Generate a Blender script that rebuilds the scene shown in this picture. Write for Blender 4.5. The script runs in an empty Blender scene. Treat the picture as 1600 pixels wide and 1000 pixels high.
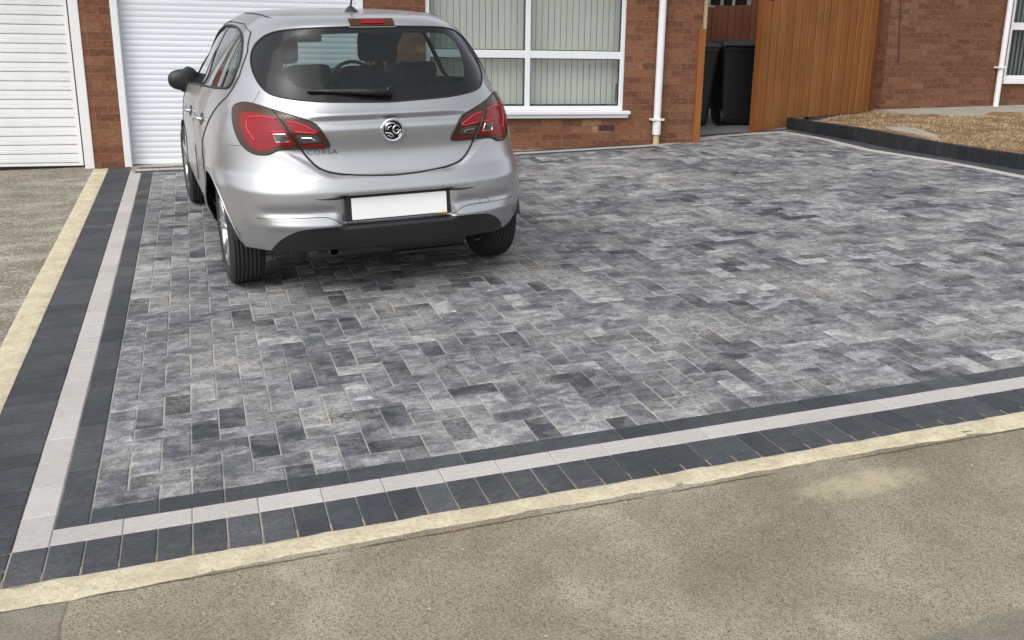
import bpy, bmesh, math, random
import numpy as np
from mathutils import Vector, Matrix
random.seed(7); rng=np.random.default_rng(7)
R=math.radians
scene=bpy.context.scene
col=scene.collection
# ------------------------------------------------------------------ camera, world, sun, exposure
cam_d=bpy.data.cameras.new('camera'); cam=bpy.data.objects.new('camera',cam_d); col.objects.link(cam)
cam.location=(0.6064,-2.9776,1.5622)
cam.rotation_euler=(R(73.965),R(-1.300),R(-19.723))
cam_d.sensor_width=36; cam_d.lens=36*1534.31/1600
cam_d.shift_x=-(864.63-800)/1600; cam_d.shift_y=-(500-469.87)/1600
cam_d.clip_end=2000; cam_d.clip_start=.02
scene.camera=cam
world=bpy.data.worlds.new('World'); scene.world=world; world.use_nodes=True
wn=world.node_tree.nodes; wl=world.node_tree.links; wn.clear()
sky=wn.new('ShaderNodeTexSky'); sky.sky_type='NISHITA'; sky.sun_disc=False
SUN_EL,SUN_AZ=R(48),R(232)      # azimuth clockwise from +Y
sky.sun_elevation=SUN_EL; sky.sun_rotation=SUN_AZ; sky.dust_density=3.0; sky.air_density=1.0
hsv=wn.new('ShaderNodeHueSaturation'); hsv.inputs['Saturation'].default_value=.22
bg=wn.new('ShaderNodeBackground'); bg.inputs['Strength'].default_value=.15
wo=wn.new('ShaderNodeOutputWorld')
wl.new(sky.outputs[0],hsv.inputs['Color']); wl.new(hsv.outputs[0],bg.inputs['Color']); wl.new(bg.outputs[0],wo.inputs['Surface'])
sd=bpy.data.lights.new('sun','SUN'); sun=bpy.data.objects.new('sun',sd); col.objects.link(sun)
sd.energy=.5; sd.angle=R(62); sd.color=(1,.965,.92)
_d=Vector((math.sin(SUN_AZ)*math.cos(SUN_EL),math.cos(SUN_AZ)*math.cos(SUN_EL),math.sin(SUN_EL)))
sun.rotation_euler=_d.to_track_quat('Z','Y').to_euler()
scene.view_settings.view_transform='Standard'; scene.view_settings.look='None'
scene.view_settings.exposure=0.75; scene.view_settings.gamma=1
scene.view_settings.use_curve_mapping=False
# ------------------------------------------------------------------ helpers
SA,SB=0.02822,0.012755          # the plot rises gently to the right and towards the house
def gz(x,y):
    cx=max(-14,min(16,x)); cy=max(-14,min(18,y)); return SA*cx+SB*cy
def tag(o,label=None,cat=None,group=None,kind=None):
    if label: o['label']=label
    if cat: o['category']=cat
    if group: o['group']=group
    if kind: o['kind']=kind
    return o
def empty(name,loc=(0,0,0),label=None,cat=None,group=None):
    o=bpy.data.objects.new(name,None); col.objects.link(o); o.location=loc; o.empty_display_size=.1
    return tag(o,label,cat,group)
class MB:
    """collects vertices and faces, links them as ONE mesh object"""
    def __init__(s): s.v=[];s.f=[];s.m=[];s.t=[]
    def add(s,vs,fs,mi=0,tone=.5):
        b=len(s.v); s.v+= [tuple(map(float,p)) for p in vs]
        for f in fs: s.f.append(tuple(b+i for i in f)); s.m.append(mi); s.t.append(tone)
        return s
    def box(s,x0,x1,y0,y1,z0,z1,mi=0,tone=.5,M=None):
        vs=[(x,y,z) for z in (z0,z1) for y in (y0,y1) for x in (x0,x1)]
        if M is not None: vs=[tuple(M@Vector(v)) for v in vs]
        return s.add(vs,[(0,2,3,1),(4,5,7,6),(0,1,5,4),(2,6,7,3),(0,4,6,2),(1,3,7,5)],mi,tone)
    def cbox(s,x0,x1,y0,y1,z0,z1,c=.01,mi=0,tone=.5,M=None):
        """box with chamfered edges"""
        xs=(x0,x0+c,x1-c,x1);ys=(y0,y0+c,y1-c,y1);zs=(z0,z0+c,z1-c,z1)
        bm=bmesh.new(); bmesh.ops.create_cube(bm,size=1)
        for v in bm.verts: v.co=Vector(((x0+x1)/2+v.co.x*(x1-x0),(y0+y1)/2+v.co.y*(y1-y0),(z0+z1)/2+v.co.z*(z1-z0)))
        bmesh.ops.bevel(bm,geom=bm.edges[:],offset=c,segments=2,affect='EDGES',profile=.6)
        if M is not None: bmesh.ops.transform(bm,matrix=M,verts=bm.verts)
        s.bm(bm,mi,tone); return s
    def bm(s,bm,mi=0,tone=.5):
        bm.verts.index_update(); s.add([v.co[:] for v in bm.verts],[[v.index for v in f.verts] for f in bm.faces],mi,tone); bm.free()
    def tube(s,pts,r,seg=8,mi=0,closed=False,tone=.5,caps=True):
        P=[Vector(p) for p in pts]; n=len(P); rs=r if hasattr(r,'__len__') else [r]*n
        rings=[]; up=None
        for i,p in enumerate(P):
            a=P[(i-1)%n] if (closed or i>0) else p; b=P[(i+1)%n] if (closed or i<n-1) else p
            t=(b-a).normalized()
            if up is None:
                up=Vector((0,0,1)) if abs(t.z)<.9 else Vector((1,0,0))
            x=t.cross(up); 
            if x.length<1e-6: x=t.orthogonal()
            x.normalize(); y=x.cross(t).normalized(); up=y
            rings.append([p+(x*math.cos(2*math.pi*k/seg)+y*math.sin(2*math.pi*k/seg))*rs[i] for k in range(seg)])
        vs=[q for rg in rings for q in rg]; fs=[]
        for i in range(n if closed else n-1):
            j=(i+1)%n
            for k in range(seg): l=(k+1)%seg; fs.append((i*seg+k,i*seg+l,j*seg+l,j*seg+k))
        if not closed and caps: fs+= [tuple(range(seg))[::-1],tuple((n-1)*seg+k for k in range(seg))]
        return s.add(vs,fs,mi,tone)
    def lathe(s,prof,c,axis='x',seg=48,mi=0,closed=False,a0=0,a1=2*math.pi):
        """prof = (along axis, radius)"""
        n=len(prof); vs=[]; full=abs(a1-a0-2*math.pi)<1e-6; N=seg if full else seg+1
        for k in range(N):
            a=a0+(a1-a0)*k/seg
            for (h,r) in prof:
                if axis=='x': vs.append((c[0]+h,c[1]+r*math.cos(a),c[2]+r*math.sin(a)))
                elif axis=='y': vs.append((c[0]+r*math.cos(a),c[1]+h,c[2]+r*math.sin(a)))
                else: vs.append((c[0]+r*math.cos(a),c[1]+r*math.sin(a),c[2]+h))
        fs=[]
        for k in range(seg):
            l=(k+1)%N
            for i in range(n if closed else n-1):
                j=(i+1)%n; fs.append((k*n+i,l*n+i,l*n+j,k*n+j))
        return s.add(vs,fs,mi)
    def build(s,name,mats,parent=None,smooth=False,uv=None,bevel=0,fixn=True):
        me=bpy.data.meshes.new(name); me.from_pydata(s.v,[],s.f); me.update()
        mats=mats if isinstance(mats,(list,tuple)) else [mats]
        for m in mats: me.materials.append(m)
        me.polygons.foreach_set('material_index',s.m)
        at=me.attributes.new('tone','FLOAT','FACE'); at.data.foreach_set('value',[float(t) for t in s.t])
        if fixn:
            b=bmesh.new(); b.from_mesh(me); bmesh.ops.recalc_face_normals(b,faces=b.faces); b.to_mesh(me); b.free()
        if smooth: me.polygons.foreach_set('use_smooth',[True]*len(me.polygons))
        if uv:
            l=me.uv_layers.new(name='uv')
            co=[v.co for v in me.vertices]
            for p in me.polygons:
                for li in p.loop_indices: l.data[li].uv=uv(co[me.loops[li].vertex_index],p)
        o=bpy.data.objects.new(name,me); col.objects.link(o)
        if parent: o.parent=parent
        if smooth=='auto' or smooth:
            pass
        if bevel:
            md=o.modifiers.new('bevel','BEVEL'); md.width=bevel; md.segments=2; md.limit_method='ANGLE'; md.angle_limit=R(40)
        return o
# ---- node materials
class NT:
    def __init__(s,name):
        s.m=bpy.data.materials.new(name); s.m.use_nodes=True; s.n=s.m.node_tree.nodes; s.l=s.m.node_tree.links
        s.b=s.n['Principled BSDF']; s.out=s.n['Material Output']
    def new(s,t,**k):
        n=s.n.new(t)
        for a,b in k.items():
            if hasattr(n,a): setattr(n,a,b)
            else: raise Exception(a)
        return n
    def link(s,a,b): s.l.new(a,b)
    def coord(s,kind='Object'): 
        if not hasattr(s,'_tc'): s._tc=s.new('ShaderNodeTexCoord')
        return s._tc.outputs[kind]
    def mapping(s,src,scale=(1,1,1),rot=(0,0,0),loc=(0,0,0)):
        m=s.new('ShaderNodeMapping'); m.inputs['Scale'].default_value=scale; m.inputs['Rotation'].default_value=rot; m.inputs['Location'].default_value=loc
        s.link(src,m.inputs['Vector']); return m.outputs[0]
    def noise(s,src,scale,detail=4,rough=.55,dist=0):
        n=s.new('ShaderNodeTexNoise'); n.inputs['Scale'].default_value=scale; n.inputs['Detail'].default_value=detail; n.inputs['Roughness'].default_value=rough; n.inputs['Distortion'].default_value=dist
        s.link(src,n.inputs['Vector']); return n.outputs[0]
    def vor(s,src,scale,out='Distance',feature='F1',rnd=1):
        n=s.new('ShaderNodeTexVoronoi',feature=feature); n.inputs['Scale'].default_value=scale; n.inputs['Randomness'].default_value=rnd
        s.link(src,n.inputs['Vector']); return n.outputs[out]
    def ramp(s,fac,stops,interp='LINEAR'):
        r=s.new('ShaderNodeValToRGB'); cr=r.color_ramp; cr.interpolation=interp
        while len(cr.elements)<len(stops): cr.elements.new(.5)
        for e,(p,c) in zip(cr.elements,stops):
            e.position=p; e.color=(*c,1) if hasattr(c,'__len__') else (c,c,c,1)
        s.link(fac,r.inputs[0]); return r.outputs[0]
    def mix(s,fac,a,b,mode='MIX'):
        m=s.new('ShaderNodeMix',data_type='RGBA',blend_type=mode)
        for sock,v in ((m.inputs[0],fac),(m.inputs[6],a),(m.inputs[7],b)):
            if isinstance(v,bpy.types.NodeSocket): s.link(v,sock)
            elif hasattr(v,'__len__'): sock.default_value=(*v,1)
            else: sock.default_value=v if sock==m.inputs[0] else (v,v,v,1)
        return m.outputs[2]
    def math(s,op,a,b=0,c=0,clamp=False):
        m=s.new('ShaderNodeMath',operation=op); m.use_clamp=clamp
        for i,v in enumerate((a,b,c)):
            if isinstance(v,bpy.types.NodeSocket): s.link(v,m.inputs[i])
            else: m.inputs[i].default_value=v
        return m.outputs[0]
    def attr(s,name):
        a=s.new('ShaderNodeAttribute',attribute_name=name); return a.outputs['Fac']
    def sep(s,src):
        x=s.new('ShaderNodeSeparateXYZ'); s.link(src,x.inputs[0]); return x.outputs
    def bump(s,h,strength=.3,dist=.01):
        b=s.new('ShaderNodeBump'); b.inputs['Strength'].default_value=strength; b.inputs['Distance'].default_value=dist
        s.link(h,b.inputs['Height']); s.link(b.outputs[0],s.b.inputs['Normal'])
    def set(s,col=None,rough=None,metal=None,spec=None,coat=None,**k):
        for nm,v in (('Base Color',col),('Roughness',rough),('Metallic',metal),('Specular IOR Level',spec),('Coat Weight',coat)):
            if v is None: continue
            i=s.b.inputs[nm]
            if isinstance(v,bpy.types.NodeSocket): s.link(v,i)
            elif hasattr(v,'__len__'): i.default_value=(*v,1)
            else: i.default_value=v
        return s
def simple(name,c,rough=.5,metal=0,spec=.5,coat=0,var=.12,vs=6,bump=0,bs=200):
    t=NT(name); o=t.coord()
    n=t.noise(o,vs,5); cc=t.mix(n,tuple(x*(1-var) for x in c),tuple(min(1,x*(1+var)) for x in c))
    n2=t.noise(o,vs*14,3); rr=t.math('MULTIPLY_ADD',n2,.12,rough-.06)
    t.set(cc,rr,metal,spec,coat)
    if bump: t.bump(t.noise(o,bs,4),bump,.003)
    return t.m
# white painted metal / upvc, lightly dirty
def white_mat(name,c=(.78,.79,.80),rough=.35,dirt=.12):
    t=NT(name); o=t.coord(); n=t.noise(t.mapping(o,(1,1,.35)),3.5,6,.6); n2=t.noise(o,40,4)
    f=t.ramp(n,[(.42,0),(.8,1)]); cc=t.mix(t.math('MULTIPLY',f,dirt*3),c,tuple(x*.80 for x in (c[0],c[1]*.985,c[2]*.95)))
    cc=t.mix(t.math('MULTIPLY',n2,.08),cc,(.5,.48,.43)); t.set(cc,rough,0,.5); return t.m
M={}
M['door_old']=white_mat('painted_steel_old',(.79,.795,.78),.45,.2)
M['door_new']=white_mat('roller_door_white',(.74,.775,.82),.32,.06)
M['upvc']=white_mat('white_plastic',(.76,.77,.79),.25,.06)
M['frame_paint']=white_mat('painted_frame',(.78,.77,.78),.5,.2)
M['black_rubber']=simple('black_rubber',(.012,.012,.013),.55,var=.2)
M['tyre']=simple('tyre_rubber',(.022,.022,.023),.75,var=.25,bump=.3,bs=120)
M['black_plastic']=simple('black_plastic',(.013,.0135,.015),.42,var=.2,bump=.15,bs=600)
M['bin_plastic']=simple('bin_plastic',(.009,.0095,.011),.5,var=.35,vs=9,bump=.2,bs=300)
M['gloss_black']=simple('gloss_black',(.010,.011,.012),.10,var=.1,spec=.32)
M['alloy']=simple('wheel_alloy',(.55,.56,.57),.3,.9,var=.15,vs=30)
M['chrome']=simple('chrome',(.80,.81,.83),.1,1,var=.04)
M['steel_dark']=simple('dark_steel',(.10,.10,.10),.5,.6,var=.3)
M['interior']=simple('dark_interior_trim',(.022,.023,.025),.8,var=.3)
M['seat_cloth']=simple('seat_cloth',(.04,.042,.046),.9,var=.3,vs=20,bump=.3,bs=400)
M['plate']=simple('plate_white',(.86,.86,.85),.3,var=.02)
M['plate_yellow']=simple('plate_yellow',(.75,.48,.06),.3,var=.05)
# car paint : metallic silver with fine flake and a film of dust low down
t=NT('silver_paint'); o=t.coord(); fl=t.noise(o,900,2)
cc=t.mix(fl,(.42,.423,.435),(.51,.513,.525)); d=t.noise(o,5,6,.65); dm=t.math('MULTIPLY',t.ramp(d,[(.45,0),(.75,1)]),.08)
cc=t.mix(dm,cc,(.42,.41,.39)); t.set(cc,t.math('MULTIPLY_ADD',d,.10,.26),.80,.5,.4); t.b.inputs['Coat Roughness'].default_value=.06
M['paint']=t.m
# glasses
def glass(name,tint,rough=.02,refl=1.0,haze=0,hazec=(.3,.32,.33)):
    t=NT(name); t.n.remove(t.b)
    tr=t.new('ShaderNodeBsdfTransparent'); tr.inputs[0].default_value=(*tint,1)
    gl=t.new('ShaderNodeBsdfGlossy'); gl.inputs['Roughness'].default_value=rough
    fr=t.new('ShaderNodeFresnel'); fr.inputs['IOR'].default_value=1.5
    geo=t.new('ShaderNodeNewGeometry')
    # same reflectance from inside and outside
    ior=t.new('ShaderNodeMix',data_type='FLOAT'); ior.inputs[2].default_value=1.5; ior.inputs[3].default_value=1/1.5
    t.link(geo.outputs['Backfacing'],ior.inputs[0]); t.link(ior.outputs[0],fr.inputs['IOR'])
    k=t.math('MULTIPLY',fr.outputs[0],refl,clamp=True)
    m=t.new('ShaderNodeMixShader'); t.link(k,m.inputs[0]); t.link(tr.outputs[0],m.inputs[1]); t.link(gl.outputs[0],m.inputs[2])
    last=m
    if haze:
        df=t.new('ShaderNodeBsdfDiffuse'); df.inputs[0].default_value=(*hazec,1)
        n=t.noise(t.coord(),6,6,.6); m2=t.new('ShaderNodeMixShader'); t.link(t.math('MULTIPLY',n,haze*2,clamp=True),m2.inputs[0]); t.link(m.outputs[0],m2.inputs[1]); t.link(df.outputs[0],m2.inputs[2]); last=m2
    t.link(last.outputs[0],t.out.inputs['Surface']); return t.m
M['rear_glass']=glass('tinted_rear_glass',(.50,.60,.59),.02,.62,.02,(.42,.46,.47))
M['side_glass']=glass('tinted_side_glass',(.62,.68,.66),.02,1.4,.02)
M['house_glass']=glass('house_glass',(.93,.95,.94),.01,1.3,.015,(.5,.5,.5))
M['plate_gap']=M['black_rubber']
# lamps
M['lamp_smoke']=simple('smoked_lamp_lens',(.055,.020,.008),.16,coat=.15,spec=.35,var=.3,vs=18)
M['lamp_red']=simple('red_lamp_lens',(.23,.003,.007),.2,coat=.15,spec=.3,var=.25,vs=14)
M['lamp_guide']=simple('pink_light_guide',(.55,.035,.05),.3,coat=.1,spec=.3,var=.05)
M['lamp_clear']=simple('clear_lamp_lens',(.075,.068,.062),.15,.2,coat=.3,var=.6,vs=60)
# brick
def brick(name,pal,pale=.02,mortar=(.25,.165,.105),scale=1,dark=1.0,coursing=.075,seed=0):
    t=NT(name); uv=t.new('ShaderNodeUVMap',uv_map='uv').outputs[0]
    mp=t.mapping(uv,(1,1,1),loc=(seed*.731,0,0))
    wob=t.noise(mp,9,3); 
    br=t.new('ShaderNodeTexBrick'); br.offset=.5; br.inputs['Color1'].default_value=(0,0,0,1); br.inputs['Color2'].default_value=(1,1,1,1); br.inputs['Mortar'].default_value=(.5,.5,.5,1)
    br.inputs['Scale'].default_value=1; br.inputs['Mortar Size'].default_value=.0052; br.inputs['Mortar Smooth'].default_value=.25; br.inputs['Bias'].default_value=0
    br.inputs['Brick Width'].default_value=.225; br.inputs['Row Height'].default_value=coursing
    # slight wobble so the joints are not ruler-straight
    vm=t.new('ShaderNodeVectorMath',operation='MULTIPLY_ADD'); wn_=t.new('ShaderNodeTexNoise'); wn_.inputs['Scale'].default_value=14; t.link(mp,wn_.inputs['Vector'])
    t.link(wn_.outputs['Color'],vm.inputs[0]); vm.inputs[1].default_value=(.007,.006,0); t.link(mp,vm.inputs[2]); t.link(vm.outputs[0],br.inputs['Vector'])
    k=br.outputs['Color']
    c=t.ramp(k,pal,'LINEAR')
    # rustic drag texture: short horizontal streaks, and blotches
    st=t.noise(t.mapping(uv,(14,95,1)),1,4,.7); bl=t.noise(uv,22,5,.65)
    c=t.mix(t.math('MULTIPLY',t.ramp(st,[(.38,0),(.62,1)]),.55),c,(.075,.028,.016))
    c=t.mix(t.math('MULTIPLY',t.ramp(bl,[(.48,0),(.66,1)]),.42),c,(.30,.15,.082))
    mo=t.mix(t.noise(uv,40,4),mortar,tuple(x*.45 for x in mortar))
    big=t.noise(uv,.9,4,.6)
    c=t.mix(br.outputs['Fac'],c,mo)
    c=t.mix(t.math('MULTIPLY',t.ramp(big,[(.4,0),(.75,1)]),.22),c,(.06,.032,.024))
    if dark!=1: c=t.mix(1,c,(dark,dark,dark),'MULTIPLY')
    t.set(c,.86,0,.25)
    h=t.math('SUBTRACT',t.math('MULTIPLY',st,.35),t.math('MULTIPLY',br.outputs['Fac'],1.0)); t.bump(h,.55,.006)
    return t.m
PAL=[(0,(.155,.060,.034)),(.25,(.195,.077,.042)),(.55,(.235,.096,.051)),(.88,(.28,.122,.066)),(.97,(.30,.14,.08)),(1,(.46,.33,.18))]
M['brick']=brick('red_rustic_brick',PAL)
PAL2=[(0,(.120,.050,.030)),(.3,(.150,.063,.037)),(.6,(.18,.078,.045)),(.9,(.215,.098,.057)),(1,(.24,.115,.07))]
M['brick2']=brick('brown_red_brick',PAL2,mortar=(.21,.135,.085),seed=3)
# wood fence
def wood(name,a,b,c,grain=1,rough=.65):
    t=NT(name); o=t.coord(); g=t.noise(t.mapping(o,(60,60,2.2)),1,5,.65,1.0); n=t.noise(o,2,4)
    tone=t.attr('tone'); base=t.mix(tone,a,b); cc=t.mix(t.math('MULTIPLY',t.ramp(g,[(.4,0),(.72,1)]),.55),base,c)
    cc=t.mix(t.math('MULTIPLY',t.ramp(n,[(.45,0),(.8,1)]),.4),cc,tuple(x*.55 for x in a))
    t.set(cc,rough,0,.3); t.bump(g,.35,.004); return t.m
M['fence']=wood('orange_stained_timber',(.26,.105,.030),(.34,.145,.045),(.15,.055,.017))
M['fence_dark']=wood('dark_stained_timber',(.13,.048,.026),(.17,.066,.036),(.06,.022,.012))
M['post']=wood('post_timber',(.25,.09,.022),(.32,.12,.03),(.13,.045,.014))
M['pale_wood']=wood('pale_worn_timber',(.42,.32,.19),(.50,.38,.22),(.16,.11,.07))
M['tile']=simple('roof_tile',(.10,.055,.04),.8,var=.3,vs=12)
# paving
def paver(name,stops,streak=.5,white=.25,spec=.35,rough=.7,grit=1):
    t=NT(name); o0=t.coord(); tone=t.attr('tone')
    # every block is its own casting: shift the texture by the block's own random number
    cmb=t.new('ShaderNodeCombineXYZ'); t.link(t.math('MULTIPLY',tone,61.7),cmb.inputs[0]); t.link(t.math('MULTIPLY',tone,-143.3),cmb.inputs[1]); t.link(t.math('MULTIPLY',tone,29.1),cmb.inputs[2])
    va=t.new('ShaderNodeVectorMath',operation='ADD'); t.link(o0,va.inputs[0]); t.link(cmb.outputs[0],va.inputs[1]); o=va.outputs[0]
    s1=t.ramp(t.noise(t.mapping(o,(9,12,9)),1,5,.68,.3),[(.42,0),(.58,1)]); s2=t.noise(o,34,6,.85); s3=t.noise(o,420,3,.7); big=t.noise(o0,.9,4)
    f=t.math('ADD',tone,t.math('MULTIPLY',t.math('SUBTRACT',s1,.5),streak*.40)); f=t.math('ADD',f,t.math('MULTIPLY',t.math('SUBTRACT',s2,.5),streak*1.0)); f=t.math('ADD',f,t.math('MULTIPLY',t.math('SUBTRACT',big,.5),.45))
    c=t.ramp(f,stops)
    sp=t.ramp(t.noise(o,170,4,.85),[(.36,1-.50*grit),(.5,1),(.64,1+.50*grit)]); c=t.mix(1,c,sp,'MULTIPLY')
    s4=t.noise(t.mapping(o,(26,130,26),rot=(0,0,.06)),1,3,.8,.3); c=t.mix(1,c,t.ramp(s4,[(.34,1-.30*grit),(.5,1),(.66,1+.30*grit)]),'MULTIPLY')
    c=t.mix(t.math('MULTIPLY',t.ramp(s4,[(.66,0),(.76,1)]),.35*grit),c,(.42,.41,.39))
    # pale sand and efflorescence left on the surface in drifts
    d=t.math('MULTIPLY',t.ramp(t.noise(o0,2.2,4,.6),[(.46,0),(.66,1)]),t.ramp(t.noise(o0,60,6,.8),[(.42,0),(.60,1)])); c=t.mix(t.math('MULTIPLY',d,white),c,(.42,.395,.355))
    t.set(c,rough,0,spec); t.bump(t.math('ADD',t.math('MULTIPLY',s3,.6),s2),.35,.0022); return t.m
M['field']=paver('variegated_grey_block',[(0,(.034,.036,.041)),(.22,(.060,.063,.070)),(.5,(.128,.131,.140)),(.74,(.232,.235,.242)),(1,(.40,.395,.38))],.85,.75,grit=1)
M['charcoal']=paver('charcoal_block',[(0,(.028,.031,.036)),(.5,(.043,.047,.054)),(1,(.075,.079,.087))],.5,.12,grit=.7)
M['cream']=paver('cream_block',[(0,(.36,.34,.315)),(.5,(.42,.395,.37)),(1,(.48,.455,.43))],.35,.05,grit=.3)
t=NT('jointing_sand'); o=t.coord(); n=t.ramp(t.noise(o,2.3,5,.65),[(.30,(.05,.05,.048)),(.38,(.30,.29,.26)),(.60,(.52,.49,.42)),(.68,(.55,.49,.38)),(.75,(.68,.48,.18))]); g_=t.noise(o,300,3)
t.set(t.mix(t.math('MULTIPLY',g_,.5),n,(.10,.09,.07)),.95,0,.1); M['sand']=t.m
# old tarmac / concrete pavement with the odd stain and crack
t=NT('worn_pavement'); o=t.coord(); X=t.sep(o)
agg=t.vor(t.mapping(o,(1,1,1)),260,'Color'); agg_s=t.sep(agg); fine=t.noise(o,420,4,.7); bl=t.noise(o,1.6,6,.62); bl2=t.noise(o,6,5,.6)
c=t.ramp(bl,[(.30,(.205,.176,.126)),(.45,(.265,.231,.170)),(.56,(.320,.284,.212)),(.68,(.44,.395,.305))])
c=t.mix(t.math('MULTIPLY',t.ramp(agg_s[0],[(0,0),(.45,.15),(1,1)]),.80),c,(.085,.072,.048))
c=t.mix(t.math('MULTIPLY',t.ramp(agg_s[1],[(.82,0),(.99,1)]),.42),c,(.50,.44,.33))
c=t.mix(t.math('MULTIPLY',t.ramp(t.vor(o,9,'Distance'),[(.0,1),(.035,.9),(.05,0)]),.55),c,(.62,.57,.46))
c=t.mix(t.math('MULTIPLY',t.ramp(bl2,[(.52,0),(.70,1)]),.15),c,(.13,.118,.095))
# cement spill near the edging
dx=t.math('DIVIDE',t.math('SUBTRACT',X[0],2.64),.30); dy=t.math('DIVIDE',t.math('ADD',X[1],.49),.085)
rr=t.math('ADD',t.math('MULTIPLY',dx,dx),t.math('MULTIPLY',dy,dy)); rr=t.math('ADD',rr,t.math('MULTIPLY_ADD',t.noise(o,13,5,.75),3.0,-1.5))
c=t.mix(t.math('MULTIPLY',t.ramp(rr,[(.2,1),(1.1,0)]),.42),c,(.54,.47,.32))
# darker patch of newer surfacing towards the road
ln=t.math('ADD',t.math('ADD',X[1],1.235),t.math('MULTIPLY',t.math('SUBTRACT',X[0],2.45),-.05)); ln=t.math('ADD',ln,t.math('MULTIPLY',t.math('SUBTRACT',t.noise(o,26,4),.5),.03))
m1=t.ramp(t.math('MULTIPLY_ADD',ln,20,.5),[(.35,1),(.65,0)]); m2=t.ramp(t.math('MULTIPLY_ADD',t.math('SUBTRACT',X[0],1.95),2,.5),[(.2,0),(.8,1)])
c=t.mix(t.math('MULTIPLY',t.math('MULTIPLY',m1,m2),.42),c,(.14,.135,.125))
# left slab a little darker, joint between
w1=t.math('ADD',X[0],t.math('MULTIPLY',t.noise(o,14,4),.035)); e=t.math('SUBTRACT',w1,.197)
c=t.mix(t.math('MULTIPLY',t.ramp(t.math('MULTIPLY_ADD',e,10,.5),[(.45,1),(.52,0)]),.45),c,(.15,.14,.12))
cr=t.math('ABSOLUTE',e); c=t.mix(t.math('MULTIPLY',t.ramp(cr,[(.0,1),(.006,0)]),.7),c,(.10,.06,.035))
# crack running along the mortar haunch
w2=t.math('ADD',X[1],t.math('MULTIPLY',t.math('SUBTRACT',t.noise(o,22,5,.7),.5),.02)); cr=t.math('ABSOLUTE',t.math('ADD',w2,.322))
gate=t.ramp(t.noise(o,1.9,2),[(.36,0),(.46,1)]); c=t.mix(t.math('MULTIPLY',t.ramp(cr,[(.0018,1),(.0055,0)]),t.math('MULTIPLY',gate,.92)),c,(.035,.018,.010))
rust=t.ramp(t.noise(o,5.5,5,.7),[(.60,0),(.70,1)]); c=t.mix(t.math('MULTIPLY',t.math('MULTIPLY',rust,t.ramp(cr,[(.004,1),(.030,0)])),.7),c,(.24,.085,.03))
t.set(c,.9,0,.2); t.bump(t.math('ADD',t.math('MULTIPLY',agg_s[0],1.0),fine),.55,.0035); M['pavement']=t.m
t=NT('exposed_aggregate_concrete'); o=t.coord(); v=t.sep(t.vor(o,95,'Color')); n=t.noise(t.mapping(o,(1,2.2,1)),2.2,6,.7)
c=t.ramp(n,[(.3,(.175,.155,.110)),(.5,(.26,.232,.172)),(.64,(.42,.39,.32)),(.8,(.60,.57,.50))]); c=t.mix(t.math('MULTIPLY',v[0],.55),c,(.09,.08,.06)); c=t.mix(t.math('MULTIPLY',t.ramp(v[1],[(.8,0),(.95,1)]),.6),c,(.55,.52,.46))
t.set(c,.9,0,.2); t.bump(v[0],.7,.005); M['aggregate']=t.m
t=NT('pale_mortar'); o=t.coord(); n=t.noise(o,9,6,.65); c=t.ramp(n,[(.3,(.50,.435,.30)),(.5,(.64,.57,.40)),(.72,(.74,.68,.51))]); c=t.mix(t.math('MULTIPLY',t.ramp(t.noise(o,60,5,.7),[(.48,0),(.62,1)]),.5),c,(.36,.31,.22))
c=t.mix(t.math('MULTIPLY',t.ramp(t.noise(o,230,4,.8),[(.45,0),(.62,1)]),.40),c,(.27,.235,.17)); c=t.mix(t.math('MULTIPLY',t.ramp(t.noise(t.mapping(o,(3,9,3)),2,5,.7),[(.55,0),(.68,1)]),.35),c,(.30,.28,.235))
t.set(c,.92,0,.15); t.bump(t.noise(o,55,6,.75),.8,.010); M['mortar']=t.m
M['concrete']=simple('grey_concrete',(.30,.28,.23),.9,var=.25,vs=5,bump=.5,bs=90)
M['concrete_dark']=simple('alley_concrete',(.20,.20,.195),.9,var=.25,vs=5,bump=.5,bs=90)
M['asphalt']=simple('road_asphalt',(.055,.055,.055),.9,var=.2,vs=3,bump=.6,bs=150)
t=NT('dry_soil'); o=t.coord(); n=t.noise(o,7,6,.7); c=t.ramp(n,[(.3,(.11,.065,.038)),(.5,(.21,.135,.075)),(.7,(.36,.255,.15))]); t.set(c,.95,0,.1); t.bump(t.noise(o,60,5,.7),.8,.02); M['soil']=t.m
t=NT('dry_grass'); tone=t.attr('tone'); c=t.ramp(tone,[(0,(.17,.10,.055)),(.4,(.36,.25,.135)),(.8,(.60,.46,.27)),(1,(.72,.60,.40))]); t.set(c,.8,0,.2); M['grass']=t.m
M['kerb']=paver('black_kerb_block',[(0,(.011,.012,.014)),(.5,(.014,.016,.019)),(1,(.020,.022,.026))],.5,.05)
M['blind']=simple('blind_fabric',(.68,.67,.62),.85,var=.06,vs=3)
M['room']=simple('room_dark',(.10,.10,.095),.9)
M['terracotta']=simple('terracotta',(.13,.045,.03),.85,var=.3,vs=40)
M['old_iron']=simple('flaking_cream_pipe',(.50,.38,.22),.8,var=.6,vs=40)
M['cable']=simple('cable_brown',(.05,.018,.014),.6)
def s01(a,b,x):
    t=max(0,min(1,(x-a)/(b-a))); return t*t*(3-2*t)
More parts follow.
